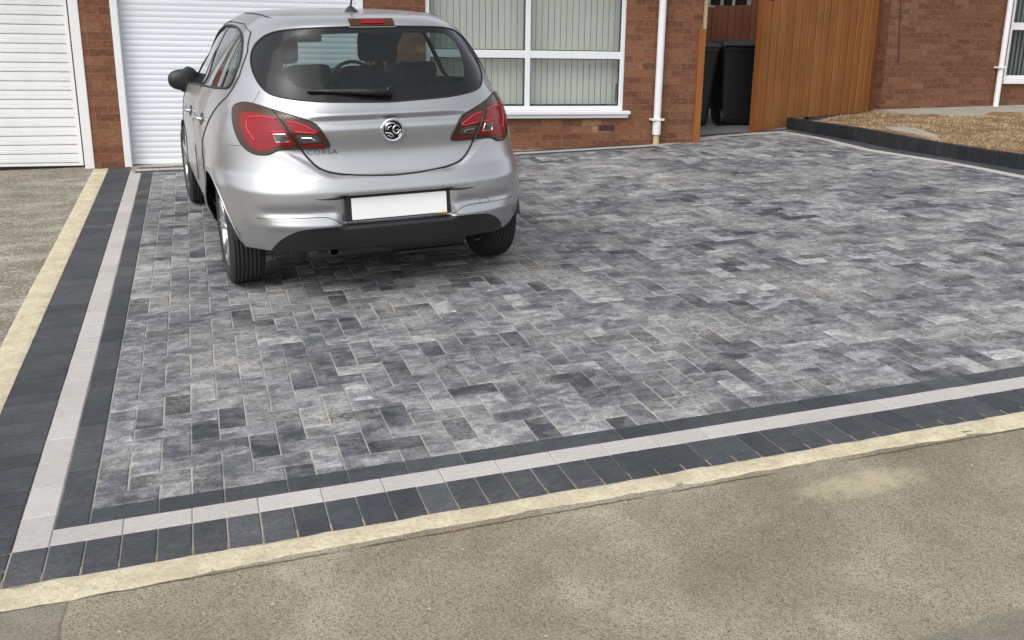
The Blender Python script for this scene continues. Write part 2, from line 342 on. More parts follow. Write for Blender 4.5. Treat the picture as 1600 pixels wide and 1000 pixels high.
# ------------------------------------------------------------------ ground and paving
U=.1015
HD=R(-3.5); HDIR=Vector((math.cos(HD),math.sin(HD),0)); HN=Vector((-math.sin(HD),math.cos(HD),0)); H0=Vector((-.046,7.326,0))
def fp(s,n=0,z=0):          # facade coordinates -> world
    p=H0+HDIR*s+HN*n; return Vector((p.x,p.y,z))
def fxy(s,n=0): p=fp(s,n); return (p.x,p.y)
def sheet(name,xs,ys,h,mat,kind='structure',noise=0):
    mb=MB(); vs=[(x,y,gz(x,y)+h+(random.uniform(-noise,noise) if noise else 0)) for y in ys for x in xs]; n=len(xs)
    mb.add(vs,[(j*n+i,j*n+i+1,(j+1)*n+i+1,(j+1)*n+i) for j in range(len(ys)-1) for i in range(n-1)])
    o=mb.build(name,mat); o['kind']=kind; return o
def poly(name,pts,h,mat,kind='structure'):
    mb=MB(); mb.add([(x,y,gz(x,y)+h) for x,y in pts],[tuple(range(len(pts)))]); o=mb.build(name,mat); o['kind']=kind; return o
far=[-900,-200,-60,-14,-8,0,8,16,60,200,900]
sheet('ground',far,far,-.09,M['asphalt'])
sheet('pavement',[-14,-6,0,4,9,16],[-3.4,-1.5,-.15],0,M['pavement'])
sheet('road',[-14,-6,0,6,16],[-14,-9,-3.42],-.07,M['asphalt'])
sheet('neighbour_driveway',[-6,-3,-.30],[-.25,2,5,7.9],-.002,M['aggregate'])
# sand bed under every block
poly('sand_bed',[(-.20,-.20),(8.6,-.20),(8.6,7.7),(-.20,7.7)],-.0032,M['sand'])
def block(mb,q,h,tone,c=.0035,dep=.03,gap=.0015,mi=0):
    """one paving block from the four corners q (counter clockwise), top at plane+h"""
    cx=sum(p[0] for p in q)/4; cy=sum(p[1] for p in q)/4
    def ins(d):
        r=[]
        for i in range(4):
            a=q[i-1];b=q[i];e=q[(i+1)%4]
            v1=Vector((a[0]-b[0],a[1]-b[1])).normalized(); v2=Vector((e[0]-b[0],e[1]-b[1])).normalized()
            w=v1+v2; s=abs(v1.cross(v2)); r.append((b[0]+w.x*d/max(s,.3),b[1]+w.y*d/max(s,.3)))
        return r
    tx=random.uniform(-.004,.004); ty=random.uniform(-.004,.004)
    A=ins(gap); B=ins(gap+c)
    zt=lambda p:gz(*p)+h+(p[0]-cx)*tx+(p[1]-cy)*ty
    vs=[(p[0],p[1],zt(p)-dep) for p in A]+[(p[0],p[1],zt(p)-c*.75) for p in A]+[(p[0],p[1],zt(p)) for p in B]
    fs=[(8,9,10,11)]
    for i in range(4): j=(i+1)%4; fs+= [(i,j,4+j,4+i),(4+i,4+j,8+j,8+i)]
    mb.add(vs,fs,mi,tone)
# curved right-hand boundary (kerb wall foot)
KERB=[(7.50,7.62),(7.527,7.5),(7.60,6.9),(7.655,6.371),(7.69,5.791),(7.773,5.254),(7.883,4.712),(7.984,4.265),(8.04,3.6),(8.05,2.9),(7.98,2.1),(7.90,1.2),(7.88,.3),(7.88,-.2)]
def kx(y):
    ys=[p[1] for p in KERB][::-1]; xs=[p[0] for p in KERB][::-1]; return float(np.interp(y,ys,xs))
CREAM_R=[(7.30,7.40),(7.355,7.236),(7.42,6.75),(7.40,6.25),(7.385,5.82),(7.485,5.415),(7.60,4.964),(7.66,4.529),(7.70,3.95),(7.76,3.3),(7.77,2.6),(7.70,1.9),(7.63,1.1),(7.62,.3),(7.62,.1)]
def cxr(y):
    ys=[p[1] for p in CREAM_R][::-1]; xs=[p[0] for p in CREAM_R][::-1]; return float(np.interp(y,ys,xs))
# far cream line following the garage, the house and the alley mouth
FAR=[(.05,7.075),(.49,7.035),(2.4,6.93),(3.736,6.855),(5.332,6.905),(5.983,7.10),(6.459,7.322)]
def fy(x): return float(np.interp(x,[p[0] for p in FAR],[p[1] for p in FAR]))
mb=MB(); tones={}
NI=int(8.2/U); NJ=int(7.6/U)
def inside(i,j):
    x=(2+i+.5)*U; y=(2+j+.5)*U
    if i<0 or j<0: return False
    if y>(fy(x)+.05 if x<6.459 else 7.42): return False
    if x>cxr(y)+.05: return False
    return True
def ftone():
    r=random.random()
    return random.gauss(.52,.09) if r<.66 else (random.gauss(.30,.08) if r<.82 else random.gauss(.69,.08))
for i in range(-2,NI+2):
    for j in range(-2,NJ+2):
        r=(i-j)%4
        if r==0: cells=[(i,j),(i+1,j)]
        elif r==3: cells=[(i,j),(i,j+1)]
        else: continue
        inn=[c for c in cells if inside(*c)]
        if not inn: continue
        i0=min(c[0] for c in inn);i1=max(c[0] for c in inn)+1;j0=min(c[1] for c in inn);j1=max(c[1] for c in inn)+1
        x0,x1,y0,y1=(2+i0)*U,(2+i1)*U,(2+j0)*U,(2+j1)*U
        jit=lambda:random.uniform(-.0012,.0012)
        block(mb,[(x0+jit(),y0+jit()),(x1+jit(),y0+jit()),(x1+jit(),y1+jit()),(x0+jit(),y1+jit())],random.uniform(-.0008,.0010),ftone(),c=.0042,gap=random.uniform(.0014,.0030))
drv=mb.build('driveway',M['field'],fixn=False); drv['kind']='structure'
# straight borders
dark=MB(); cream=MB()
ct=lambda:random.gauss(.5,.14)
y=-2*U
while y<7.25:                                   # left soldier course
    block(dark,[(-2*U,y),(0,y),(0,y+U),(-2*U,y+U)],.002+random.uniform(-.0012,.0012),ct(),gap=random.uniform(.0022,.0034)); y+=U
for k in range(0,77): block(dark,[(k*U,-2*U),((k+1)*U,-2*U),((k+1)*U,0),(k*U,0)],.002+random.uniform(-.001,.001),ct(),gap=random.uniform(.0016,.0026))
for k in range(0,34): block(cream,[(0,2*k*U),(U,2*k*U),(U,2*(k+1)*U),(0,2*(k+1)*U)],.002+random.uniform(-.0006,.0006),ct(),gap=.0007)
for k in range(1,74,2): block(cream,[(k*U,0),((k+2)*U,0),((k+2)*U,U),(k*U,U)],.002+random.uniform(-.0006,.0006),ct(),gap=.0007)
y=U
while y<6.9: block(dark,[(U,y),(2*U,y),(2*U,y+2*U),(U,y+2*U)],.002+random.uniform(-.0008,.0008),ct(),gap=.0026); y+=2*U
for k in range(2,72,2): block(dark,[(k*U,U),((k+2)*U,U),((k+2)*U,2*U),(k*U,2*U)],.002+random.uniform(-.0008,.0008),ct(),gap=.0016)
# curved courses
def course(mb,path,w0,w1,L,h,tone=ct,gap=.0012):
    """blocks along a polyline, from offset w0 to w1 on its left"""
    P=[Vector(p) for p in path]; d=[0]
    for a,b in zip(P,P[1:]): d.append(d[-1]+(b-a).length)
    n=int(d[-1]/L)
    def at(t):
        t=max(0,min(d[-1],t))
        i=max(0,min(len(P)-2,int(np.searchsorted(d,t))-1)); u=(t-d[i])/(d[i+1]-d[i]); p=P[i].lerp(P[i+1],u)
        # smoothed tangent
        def tan(k): 
            k=max(0,min(len(P)-2,k)); return (P[k+1]-P[k]).normalized()
        tg=tan(i).lerp(tan(i+1) if u>.5 else tan(i-1),abs(u-.5)).normalized(); return p,Vector((-tg.y,tg.x))
    for k in range(n+1):
        a,na=at(k*L); b,nb=at(min((k+1)*L,d[-1]))
        if (b-a).length<.02: continue
        q=[a+na*w0,b+nb*w0,b+nb*w1,a+na*w1]
        block(mb,[tuple(p) for p in q],h+random.uniform(-.0006,.0006),tone(),gap=gap)
cr=CREAM_R[::-1]           # going away from the road
course(cream,cr,-.05,.05,.2,.0035)
course(dark,cr,-.16,-.052,.2,.003); course(dark,cr,-.27,-.162,.2,.0025)   # between cream and kerb wall
course(cream,FAR,-.05,.05,.2,.0038)
course(cream,[(6.10,7.24),(6.459,7.335),(6.9,7.385),(7.30,7.41)],-.045,.045,.2,.0044)
course(dark,FAR[:3],.052,.155,.1015,.0032,gap=.003)
course(dark,FAR[2:],.052,.15,.2,.0032)
course(dark,FAR[:5],-.155,-.052,.2,.003)
course(dark,[(6.0,7.35),(6.6,7.47),(7.5,7.56)],-.05,.06,.2,.0034)
def struct(mb,n,m):
    o=mb.build(n,m,fixn=False); o['kind']='structure'; return o
struct(dark,'driveway_charcoal_border',M['charcoal']); struct(cream,'driveway_cream_border',M['cream'])
# mortar haunches
def haunch(name,pts,wi,wo,hh=.004,nz=.004,wob=.02):
    mb=MB(); P=[Vector(p) for p in pts]; rows=[]; L=sum((b-a).length for a,b in zip(P,P[1:])); n=int(L/.03)
    d=[0]; 
    for a,b in zip(P,P[1:]): d.append(d[-1]+(b-a).length)
    from mathutils import noise as mn
    for k in range(n+1):
        t=L*k/n; i=max(0,min(len(P)-2,int(np.searchsorted(d,t))-1)); p=P[i].lerp(P[i+1],(t-d[i])/(d[i+1]-d[i])); tg=(P[i+1]-P[i]).normalized(); nn=Vector((tg.y,-tg.x))
        W=wo+wob*.5*mn.noise(Vector((t*.8,wi*9,3)))+wob*.22*mn.noise(Vector((t*11,1,3)))+wob*.15*mn.noise(Vector((t*31,4,3)))+(.05*max(0,mn.noise(Vector((t*.9,7,1)))) if hh>.005 else 0)
        row=[]
        for c in range(8):
            f=c/7; q=p+nn*(wi+(W-wi)*f)
            zz=gz(q.x,q.y)+hh*(1-.6*f)+nz*mn.noise(Vector((q.x*9,q.y*9,0)))+nz*.5*mn.noise(Vector((q.x*40,q.y*40,0)))
            if c==7: zz=gz(q.x,q.y)-.006
            if c==0: zz-=.004
            row.append((q.x,q.y,zz))
        rows.append(row)
    vs=[v for r in rows for v in r]; mb.add(vs,[(k*8+c,k*8+c+1,(k+1)*8+c+1,(k+1)*8+c) for k in range(n) for c in range(7)])
    o=mb.build(name,M['mortar'],smooth=True); o['kind']='structure'; return o
haunch('mortar_haunch',[(-.34,-.203),(7.8,-.203)],0,.098,hh=.006,nz=.006,wob=.04)
haunch('mortar_edging',[(-.203,7.27),(-.203,-.33)],0,.142,wob=.014,nz=.002)
# ------------------------------------------------------------------ house
def brick_uv(ax,o):  # planar uv in metres
    return lambda co,p:(((co-o).dot(ax)),co.z)
class Wall:
    """flat wall in a local frame (s along, n inward, z up) with openings"""
    def __init__(s,P0,d,n): s.P0,s.d,s.n=P0,d,n; s.mb=MB(); s.uvm=[]
    def p(s,a,nn,z): q=s.P0+s.d*a+s.n*nn; return (q.x,q.y,z)
    def panel(s,s0,s1,z0,z1,openings,off=0,reveal=.11):
        S=sorted({s0,s1,*[v for o in openings for v in o[:2] if s0<v<s1]}); Z=sorted({z0,z1,*[v for o in openings for v in o[2:4] if z0<v<z1]})
        for a,b in zip(S,S[1:]):
            for c,d in zip(Z,Z[1:]):
                if any(o[0]<=a and b<=o[1] and o[2]<=c and d<=o[3] for o in openings): continue
                s.mb.add([s.p(a,off,c),s.p(b,off,c),s.p(b,off,d),s.p(a,off,d)],[(0,1,2,3)])
        for a,b,c,d in openings:
            r=off+reveal
            s.mb.add([s.p(a,off,c),s.p(a,r,c),s.p(a,r,d),s.p(a,off,d)],[(0,1,2,3)]); s.mb.add([s.p(b,r,c),s.p(b,off,c),s.p(b,off,d),s.p(b,r,d)],[(0,1,2,3)])
            s.mb.add([s.p(a,r,d),s.p(b,r,d),s.p(b,off,d),s.p(a,off,d)],[(0,1,2,3)]); s.mb.add([s.p(a,off,c),s.p(b,off,c),s.p(b,r,c),s.p(a,r,c)],[(0,1,2,3)])
DS=HDIR; DN=HN
ZT=2.62; SL,SR=-4.2,5.955
D1=(-2.75,-.283,-.3,2.22); D2=(-.012,2.30,-.3,2.22); WN=(2.916,5.078,.575,2.08)
house=empty('brick_house',fp(.9,0,.1),'red brick terraced house with two white garage doors and a wide white window','house')
def hpart(mb,name,mat,parent=None,**k):
    o=mb.build(name,mat,**k); par=parent or house; o.parent=par
    w=Matrix.Translation(par_world(par)).inverted(); o.matrix_parent_inverse=w; return o
def par_world(p):
    v=Vector((0,0,0)); 
    return Vector(p.location) if p.type=='EMPTY' else Vector((0,0,0))
W=Wall(H0.copy(),DS,DN)
W.panel(SL,SR,-.3,ZT,[D1,D2,WN])
# gable end and back
W.mb.add([W.p(SR,0,-.3),W.p(SR,8,-.3),W.p(SR,8,ZT),W.p(SR,4,ZT+1.2),W.p(SR,0,ZT)],[(0,1,2,3,4)])
W.mb.add([W.p(SL,8,-.3),W.p(SL,0,-.3),W.p(SL,0,ZT),W.p(SL,4,ZT+1.2),W.p(SL,8,ZT)],[(0,1,2,3,4)])
W.mb.add([W.p(SR,8,-.3),W.p(SL,8,-.3),W.p(SL,8,ZT),W.p(SR,8,ZT)],[(0,1,2,3)])
def wuv(co,p):
    r=co-H0
    return ((r.dot(DN) if abs(p.normal.dot(DS))>.7 else r.dot(DS)),co.z)
hpart(W.mb,'wall',M['brick'],uv=wuv)
def lbox(mb,s0,s1,n0,n1,z0,z1,mi=0,c=0,frame=None,tone=.5):
    P0,d,n=frame or (H0,DS,DN)
    Mx=Matrix(((d.x,n.x,0,P0.x),(d.y,n.y,0,P0.y),(0,0,1,0),(0,0,0,1)))
    if c: mb.cbox(s0,s1,n0,n1,z0,z1,c,mi,tone,Mx)
    else: mb.box(s0,s1,n0,n1,z0,z1,mi,tone,Mx)
mb=MB(); 
def roofslab(mb,s0,s1,n0,n1,z0,z1,t=.12):
    mb.add([W.p(s0,n0,z0),W.p(s1,n0,z0),W.p(s1,n1,z1),W.p(s0,n1,z1),W.p(s0,n0,z0+t),W.p(s1,n0,z0+t),W.p(s1,n1,z1+t),W.p(s0,n1,z1+t)],[(3,2,1,0),(4,5,6,7),(0,1,5,4),(1,2,6,5),(2,3,7,6),(3,0,4,7)])
roofslab(mb,SL-.2,SR+.2,-.35,4,ZT-.10,ZT+1.25); roofslab(mb,SL-.2,SR+.2,8.35,4,ZT-.10,ZT+1.25)
hpart(mb,'roof',M['tile'])
mb=MB(); lbox(mb,SL+.05,SR-.05,.62,7.9,-.1,2.4); hpart(mb,'interior_wall',M['room'])
# garage door 1: up-and-over steel with pressed ribs
g1=MB(); z0,z1=.105,2.18; s0,s1=-2.66,-.392; n0=.085
prof=[]; z=z0; pitch=.0848; ph=(1.567-z0)%pitch; zz=[z0]
k=0; z=z0+ph-pitch
pz=[]
while z<z1:
    pz+= [(z-.001,.001),(z+.000,.024),(z+.008,.024),(z+.009,.0),(z+.034,-.001),(z+.038,.002),(z+.042,-.001),(z+pitch-.006,.0)]; z+=pitch
pz=[p for p in pz if z0<=p[0]<=z1]; pz=[(z0,0)]+pz+[(z1,0)]
vs=[]; 
for (z,dn) in pz: vs+= [W.p(s0+.05,n0+dn,z),W.p(s1-.035,n0+dn,z)]
g1.add(vs,[(2*i,2*i+1,2*i+3,2*i+2) for i in range(len(pz)-1)])
lbox(g1,s0,s0+.052,n0-.003,n0+.03,z0,z1); lbox(g1,s1-.036,s1,n0-.003,n0+.03,z0,z1); lbox(g1,s0,s1,n0-.002,n0+.03,z0-.005,z0+.02); 
gd1=hpart(g1,'garage_door',M['door_old']); gd1['label']='older ribbed white garage door'
mb=MB(); lbox(mb,-2.75,-2.665,-.012,.09,.03,2.22,c=.006); lbox(mb,-.366,-.281,-.012,.09,.05,2.22,c=.006); lbox(mb,-2.66,-.37,-.012,.09,2.185,2.30,c=.006)
hpart(mb,'frame',M['frame_paint'],gd1)
mb=MB(); lbox(mb,-2.665,-.366,.12,.14,.0,2.2); hpart(mb,'door_gap',M['black_rubber'],gd1)
# garage door 2: insulated roller slats
g2=MB(); pitch=.0535; z0,z1=.10,2.2; s0,s1=.05,2.235; n0=.10; vs=[]; pz=[]
z=z0+.05
pz=[(z0,0),(z0+.046,0),(z0+.049,.004)]
while z<z1:
    for a in (0,.12,.3,.5,.7,.88): pz.append((z+a*pitch,-.0045*math.sin(math.pi*a)+.001 if a else .004))
    z+=pitch
for (z,dn) in pz: vs+= [W.p(s0-.01,n0+dn,z),W.p(s1+.01,n0+dn,z)]
g2.add(vs,[(2*i,2*i+1,2*i+3,2*i+2) for i in range(len(pz)-1)])
gd2=hpart(g2,'garage_door',M['door_new'],smooth=True); gd2['label']='bright white roller garage door behind the car'
mb=MB(); lbox(mb,-.012,.052,-.014,.09,.05,2.22,c=.006); lbox(mb,2.235,2.30,-.014,.09,.05,2.22,c=.006); lbox(mb,-.012,2.30,-.014,.09,2.2,2.34,c=.006)
hpart(mb,'frame',M['upvc'],gd2)
# window
win=MB(); a,b,c_,d_=2.916,5.078,.612,2.08
def ring(mb,a,b,c,d,w,n0,n1,ch=.006):
    lbox(mb,a,a+w,n0,n1,c,d,c=ch); lbox(mb,b-w,b,n0,n1,c,d,c=ch); lbox(mb,a+w-.002,b-w+.002,n0+.002,n1-.002,c,c+w,c=ch); lbox(mb,a+w-.002,b-w+.002,n0+.002,n1-.002,d-w,d,c=ch)
ring(win,a,b,c_,d_,.048,.02,.085); lbox(win,3.970,4.028,.024,.08,.655,2.04,c=.006)
lbox(win,2.96,3.972,.026,.08,1.155,1.234,c=.006); lbox(win,4.026,5.035,.026,.08,1.155,1.234,c=.006)
w1=hpart(win,'window',M['upvc'])
mb=MB()
for (x0,x1) in ((2.964,3.970),(4.028,5.030)):
    for (zz0,zz1) in ((.66,1.155),(1.234,2.032)):
        for (q0,q1,r0,r1) in ((x0,x0+.010,zz0,zz1),(x1-.010,x1,zz0,zz1),(x0,x1,zz0,zz0+.008),(x0,x1,zz1-.008,zz1)): lbox(mb,q0,q1,.040,.056,r0,r1)
hpart(mb,'gasket',M['black_rubber'],w1)
mb=MB()
for (x0,x1) in ((2.964,3.970),(4.028,5.030)):
    for (zz0,zz1) in ((.66,1.155),(1.234,2.032)): lbox(mb,x0,x1,.046,.050,zz0,zz1)
hpart(mb,'pane',M['house_glass'],w1)
mb=MB(); lbox(mb,2.86,5.142,-.07,.09,.575,.612,c=.008); lbox(mb,2.88,5.125,-.045,.05,.537,.574,c=.006); hpart(mb,'sill',M['upvc'],w1)
mb=MB(); lbox(mb,5.008,5.022,.070,.085,.70,.90,c=.004); hpart(mb,'window_stay',M['steel_dark'],w1)
# downpipe
mb=MB(); P=fp(5.462,-.05)
zb=.355
mb.tube([(P.x,P.y,2.5),(P.x,P.y,zb+.14)],.040,seg=16); mb.tube([(P.x,P.y,zb+.15),(P.x,P.y,zb)],.046,seg=16)
dp=hpart(mb,'downpipe',M['upvc'])
mb=MB(); lbox(mb,5.385,5.53,-.10,-.005,.508,.530,c=.004); hpart(mb,'bracket',M['upvc'],dp); mb=MB(); lbox(mb,5.385,5.53,-.10,-.005,2.0,2.02,c=.004); hpart(mb,'bracket',M['upvc'],dp)
mb=MB(); mb.tube([(P.x,P.y,zb+.02),(P.x,P.y,.22)],[.032,.036],seg=12); hpart(mb,'pipe_stub',M['old_iron'],dp)
# air brick
mb=MB(); lbox(mb,4.795,4.99,-.006,.01,.392,.460)
for k in range(6):
    for r in range(2): lbox(mb,4.812+k*.029,4.830+k*.029,-.0085,.0,.400+r*.030,.424+r*.030,mi=1)
hpart(mb,'air_brick',[M['terracotta'],M['black_rubber']])
# gutter
mb=MB(); p0=fp(SL,-.4,ZT-.1);p1=fp(SR,-.4,ZT-.1); mb.tube([p0,p1],.06,seg=12); hpart(mb,'gutter',M['upvc'])
mb=MB(); lbox(mb,SL-.1,SR+.1,-.36,-.338,ZT-.16,ZT+.02); lbox(mb,SL-.1,SR+.1,-.338,-.002,ZT-.14,ZT-.125); hpart(mb,'fascia',M['upvc'])
# vertical blinds inside the window
bl=MB(); s=2.93
while s<5.06:
    a=R(3+random.uniform(-2.5,2.5)); w=.0322; cs,sn=math.cos(a)*w,math.sin(a)*w; z0=.668+random.uniform(-.002,.002)
    gap=.0 if s>4.975 else 0
    for k in range(1):
        bl.add([W.p(s-cs,.17-sn,z0),W.p(s,.17-.001,z0),W.p(s+cs,.17+sn,z0),W.p(s-cs,.17-sn,2.05),W.p(s,.17-.001,2.05),W.p(s+cs,.17+sn,2.05)],[(0,1,4,3),(1,2,5,4)])
    s+=.068
lbox(bl,2.90,5.08,.14,.20,2.05,2.09)
bo=bl.build('vertical_blind',M['blind']); tag(bo,'pale grey-green vertical blind hanging behind the wide window beside the silver car','blind')
# ------------------------------------------------------------------ alley: post, bins, rear fence, timber fence
mb=MB(); lbox(mb,5.915,5.99,-.045,.045,.05,1.49,c=.004,tone=.5); lbox(mb,5.962,5.998,-.03,.05,1.49,2.3,c=.003,mi=1); lbox(mb,5.930,5.985,-.05,-.02,.05,.13,tone=.2)
po=mb.build('gate_post',[M['post'],M['pale_wood']]); tag(po,'orange stained timber gate post fixed to the brick corner left of the bins','post')
poly('alley_path',[(5.9,7.42),(6.9,7.44),(7.6,7.56),(11.5,12.5),(10,14.0),(6.2,14)],.0,M['concrete_dark'])
def hz(x,y): return gz(x,y)
def wheelie(x,y,rz,label):
    root=empty('wheelie_bin',(x,y,gz(x,y)),label,'bin','black wheelie bins in the side alley'); root.rotation_euler.z=rz
    # tapered body
    b=MB(); prof=[(0,.21,.24,0),(.06,.225,.26,0),(.55,.255,.30,0),(.90,.285,.345,0),(.905,.30,.36,0),(.945,.30,.36,0)]
    vs=[]; 
    def rr(hx,hy,z,cr=.05,sy=0):
        o=[]
        for (sx,sy_,a0) in ((1,1,0),(-1,1,90),(-1,-1,180),(1,-1,270)):
            for k in range(4): a=R(a0+30*k); o.append((sx*(hx-cr)+cr*math.cos(a),sy_*(hy-cr)+cr*math.sin(a)+sy,z))
        return o
    for (z,hx,hy,_) in prof: vs+=rr(hx,hy,z+.02)
    n=16; b.add(vs,[(i*n+k,i*n+(k+1)%n,(i+1)*n+(k+1)%n,(i+1)*n+k) for i in range(len(prof)-1) for k in range(n)]+[tuple(range(n))[::-1]])
    # moulded ribs
    for sx in (-.11,.11): b.cbox(sx-.012,sx+.012,-.345,-.22,.16,.80,.004,M=Matrix.Rotation(R(-7.5),4,'X')@Matrix.Translation((0,.015,0)))
    o=b.build('bin_body',M['bin_plastic'],root,smooth=False,bevel=.006)
    l=MB(); vs=rr(.31,.37,.965)+rr(.315,.375,.985)+rr(.29,.35,1.02)+rr(.20,.25,1.045,cr=.08); l.add(vs,[(i*n+k,i*n+(k+1)%n,(i+1)*n+(k+1)%n,(i+1)*n+k) for i in range(3) for k in range(n)]+[tuple(3*n+k for k in range(n)),tuple(range(n))[::-1]])
    l.build('bin_lid',M['bin_plastic'],root,bevel=.005)
    h=MB(); h.tube([(-.26,.40,.95),(-.26,.43,.99),(.26,.43,.99),(.26,.40,.95)],.014,seg=8); h.build('handle',M['bin_plastic'],root)
    for sx in (-1,1):
        w=MB(); w.lathe([(-.025,.03),(-.025,.085),(-.018,.10),(.018,.10),(.025,.085),(.025,.03)],(sx*.245,.25,.10),'x',24); w.lathe([(-.028,.0),(-.028,.032),(.028,.032),(.028,0)],(sx*.245,.25,.10),'x',16); w.build('wheel',M['black_rubber'],root,smooth=False)
    return root
wheelie(6.515,8.44,R(-6),'black wheelie bin nearer the brick house, half hidden by the gate post')
wheelie(7.16,8.36,R(168),'black wheelie bin beside the orange fence with its wheel showing')
# dark fence across the far end of the alley
fence_i=0
def board_fence(name,A,B,zt,zb,label,mat,bw=.10,lap=.018,posts=(0,1),postmat=None,group=None,th=.018,cap=False,follow=None):
    A=Vector(A);B=Vector(B); L=(B-A).length; d=(B-A).normalized(); n=Vector((d.y,-d.x))
    root=empty(name,(A.x,A.y,gz(A.x,A.y)),label,'fence',group)
    mb=MB(); s=0; k=0
    while s<L-.01:
        w=bw+random.uniform(-.006,.006); e=min(s+w,L); t=s/L; tt=min(1,(e)/L)
        z1=zt(t)+random.uniform(-.005,.005) if callable(zt) else zt; z0=(zb(t) if callable(zb) else zb)
        off=.0 if k%2 else lap
        a=A+d*s; b=A+d*(e+.014); f0=n*(off+.004); f1=n*(off+th); f2=n*(off); 
        # feather-edge board: thick on one side, thin on the other
        q=[a+n*(off-0),b+n*(off-0),b+n*(off+.006),a+n*(off+th)]
        vs=[(p.x,p.y,z0) for p in q]+[(p.x,p.y,z1) for p in q]
        mb.add(vs,[(3,2,1,0),(4,5,6,7),(0,1,5,4),(1,2,6,5),(2,3,7,6),(3,0,4,7)],0,random.random()); s=e; k+=1
    o=mb.build('board_panel',mat,root); o.matrix_parent_inverse=Matrix.Translation(root.location).inverted()
    for t in posts:
        p=A+d*(L*t); mp=MB(); Mx=Matrix(((d.x,n.x,0,p.x),(d.y,n.y,0,p.y),(0,0,1,0),(0,0,0,1))); z1=(zt(t) if callable(zt) else zt)+.02
        mp.cbox(-.055 if t==0 else -.04,.035 if t==0 else .05,-.06,.035,gz(p.x,p.y)-.1,z1,.005,0,.1,Mx)
        q=mp.build('post',postmat or mat,root); q.matrix_parent_inverse=Matrix.Translation(root.location).inverted()
    return root
board_fence('dark_fence',(6.3,10.05),(9.25,9.95),lambda t:1.66+.24*t,.2,'dark red-brown boarded fence behind the wheelie bins at the end of the alley',M['fence_dark'],bw=.062,posts=(0,.5,1))
E1=(9.68,8.66)
board_fence('timber_fence',(7.03,7.555),E1,lambda t:1.815+.27*t,lambda t:.27+.15*s01(.16,.30,t),'tall orange stained boarded fence running back between the alley and the neighbouring house',M['fence'],bw=.078,lap=.012,posts=(0,),postmat=M['post'])
# ------------------------------------------------------------------ raised lawn and its kerb wall
mb=MB(); P=[Vector(p) for p in KERB]; 
def kz(x,y): return gz(x,y)+.150+.008*math.sin(y*2.3)
d=0; pts=[]
for a,b in zip(P,P[1:]):
    L=(b-a).length; m=max(1,round(L/.1))
    for k in range(m): pts.append(a.lerp(b,k/m))
pts.append(P[-1])
for a,b in zip(pts,pts[1:]):
    t=(b-a).normalized(); n=Vector((-t.y,t.x)); a2=a+t*.0015; b2=b-t*.0015; j=random.uniform(-.003,.003)
    q=[a2+n*j,b2+n*j,b2+n*(.062+j),a2+n*(.062+j)]
    z=[kz(*p)+random.uniform(-.002,.002) for p in (a,b)]; 
    c=.008
    vs=[(p.x,p.y,gz(p.x,p.y)-.05) for p in q]+[(q[0].x,q[0].y,z[0]-c),(q[1].x,q[1].y,z[1]-c),(q[2].x,q[2].y,z[1]-c),(q[3].x,q[3].y,z[0]-c)]
    qi=[p+(sum(q,Vector((0,0)))/4-p)*.16 for p in q]; vs+=[(qi[0].x,qi[0].y,z[0]),(qi[1].x,qi[1].y,z[1]),(qi[2].x,qi[2].y,z[1]),(qi[3].x,qi[3].y,z[0])]
    mb.add(vs,[(0,1,5,4),(1,2,6,5),(2,3,7,6),(3,0,4,7),(4,5,9,8),(5,6,10,9),(6,7,11,10),(7,4,8,11),(8,9,10,11)],0,random.gauss(.5,.2))
kw=mb.build('kerb_wall',M['kerb']); tag(kw,'low curving wall of black upright kerb blocks holding back the dry lawn','wall')
# lawn sheet (undulating) behind the kerb
from mathutils import noise as mn
LX0=7.4
def lz(x,y): 
    e=max(0,x-kx(min(7.62,y))-.06); return gz(x,y)+.125-.05*s01(6.0,8.6,y)+.018*mn.noise(Vector((x*1.3,y*1.3,2)))*min(1,e*3)
mb=MB(); ny=70; nx=46; vs=[]
for j in range(ny+1):
    y=-.2+(9.2+.2)*j/ny
    x0=kx(y)+.056 if y<7.5 else 7.56+(y-7.5)*2.1+.03
    for i in range(nx+1):
        u=i/nx; x=x0+(16-x0)*(u**1.8); vs.append((x,y,lz(x,y)))
mb.add(vs,[(j*(nx+1)+i,j*(nx+1)+i+1,(j+1)*(nx+1)+i+1,(j+1)*(nx+1)+i) for j in range(ny) for i in range(nx)])
lw=mb.build('lawn_soil',M['soil'],smooth=True,fixn=False); lw['kind']='structure'
# dry grass blades
def on_path(x,y):
    p=Vector((x,y,0))-NB0
    nn=p.dot(HN); ss=p.dot(HDIR)
    if nn>-1.02 and ss>-1.0+1.0*max(0,(-nn-.3)): return True
    return (x-8.17)**2/.03+(y-6.12)**2/.20<1 and (x*7+y*3)%.3<.24
NB0=Vector((10.354,8.273,0))
mb=MB(); r=random.Random(3)
vs=[];fs=[];tn=[]
N=0
while N<42000:
    y=r.uniform(3.2,8.6); x=r.uniform(7.5,12.6)
    x0=kx(y)+.07 if y<7.5 else 7.6+(y-7.5)*2.1
    if x<x0 or on_path(x,y): continue
    if mn.noise(Vector((x*3,y*3,5)))+r.uniform(-.25,.35)<.05: continue
    N+=1; z=lz(x,y)-.002; a=r.uniform(0,6.28); h=r.uniform(.008,.030)*(1 if r.random()<.9 else 1.7); w=r.uniform(.0012,.0026); lean=r.uniform(.5,3.0)*h
    dx,dy=math.cos(a),math.sin(a); b=len(vs)
    vs+=[(x-dy*w,y+dx*w,z),(x+dy*w,y-dx*w,z),(x+dx*lean,y+dy*lean,z+h)]; fs.append((b,b+1,b+2)); tn.append(min(1,max(0,r.gauss(.6,.25))))
mb.v=vs; mb.f=fs; mb.m=[0]*len(fs); mb.t=tn
g_=mb.build('dry_grass',M['grass'],fixn=False); tag(g_,'short straw-coloured dry grass behind the black kerb wall','grass',kind='stuff')
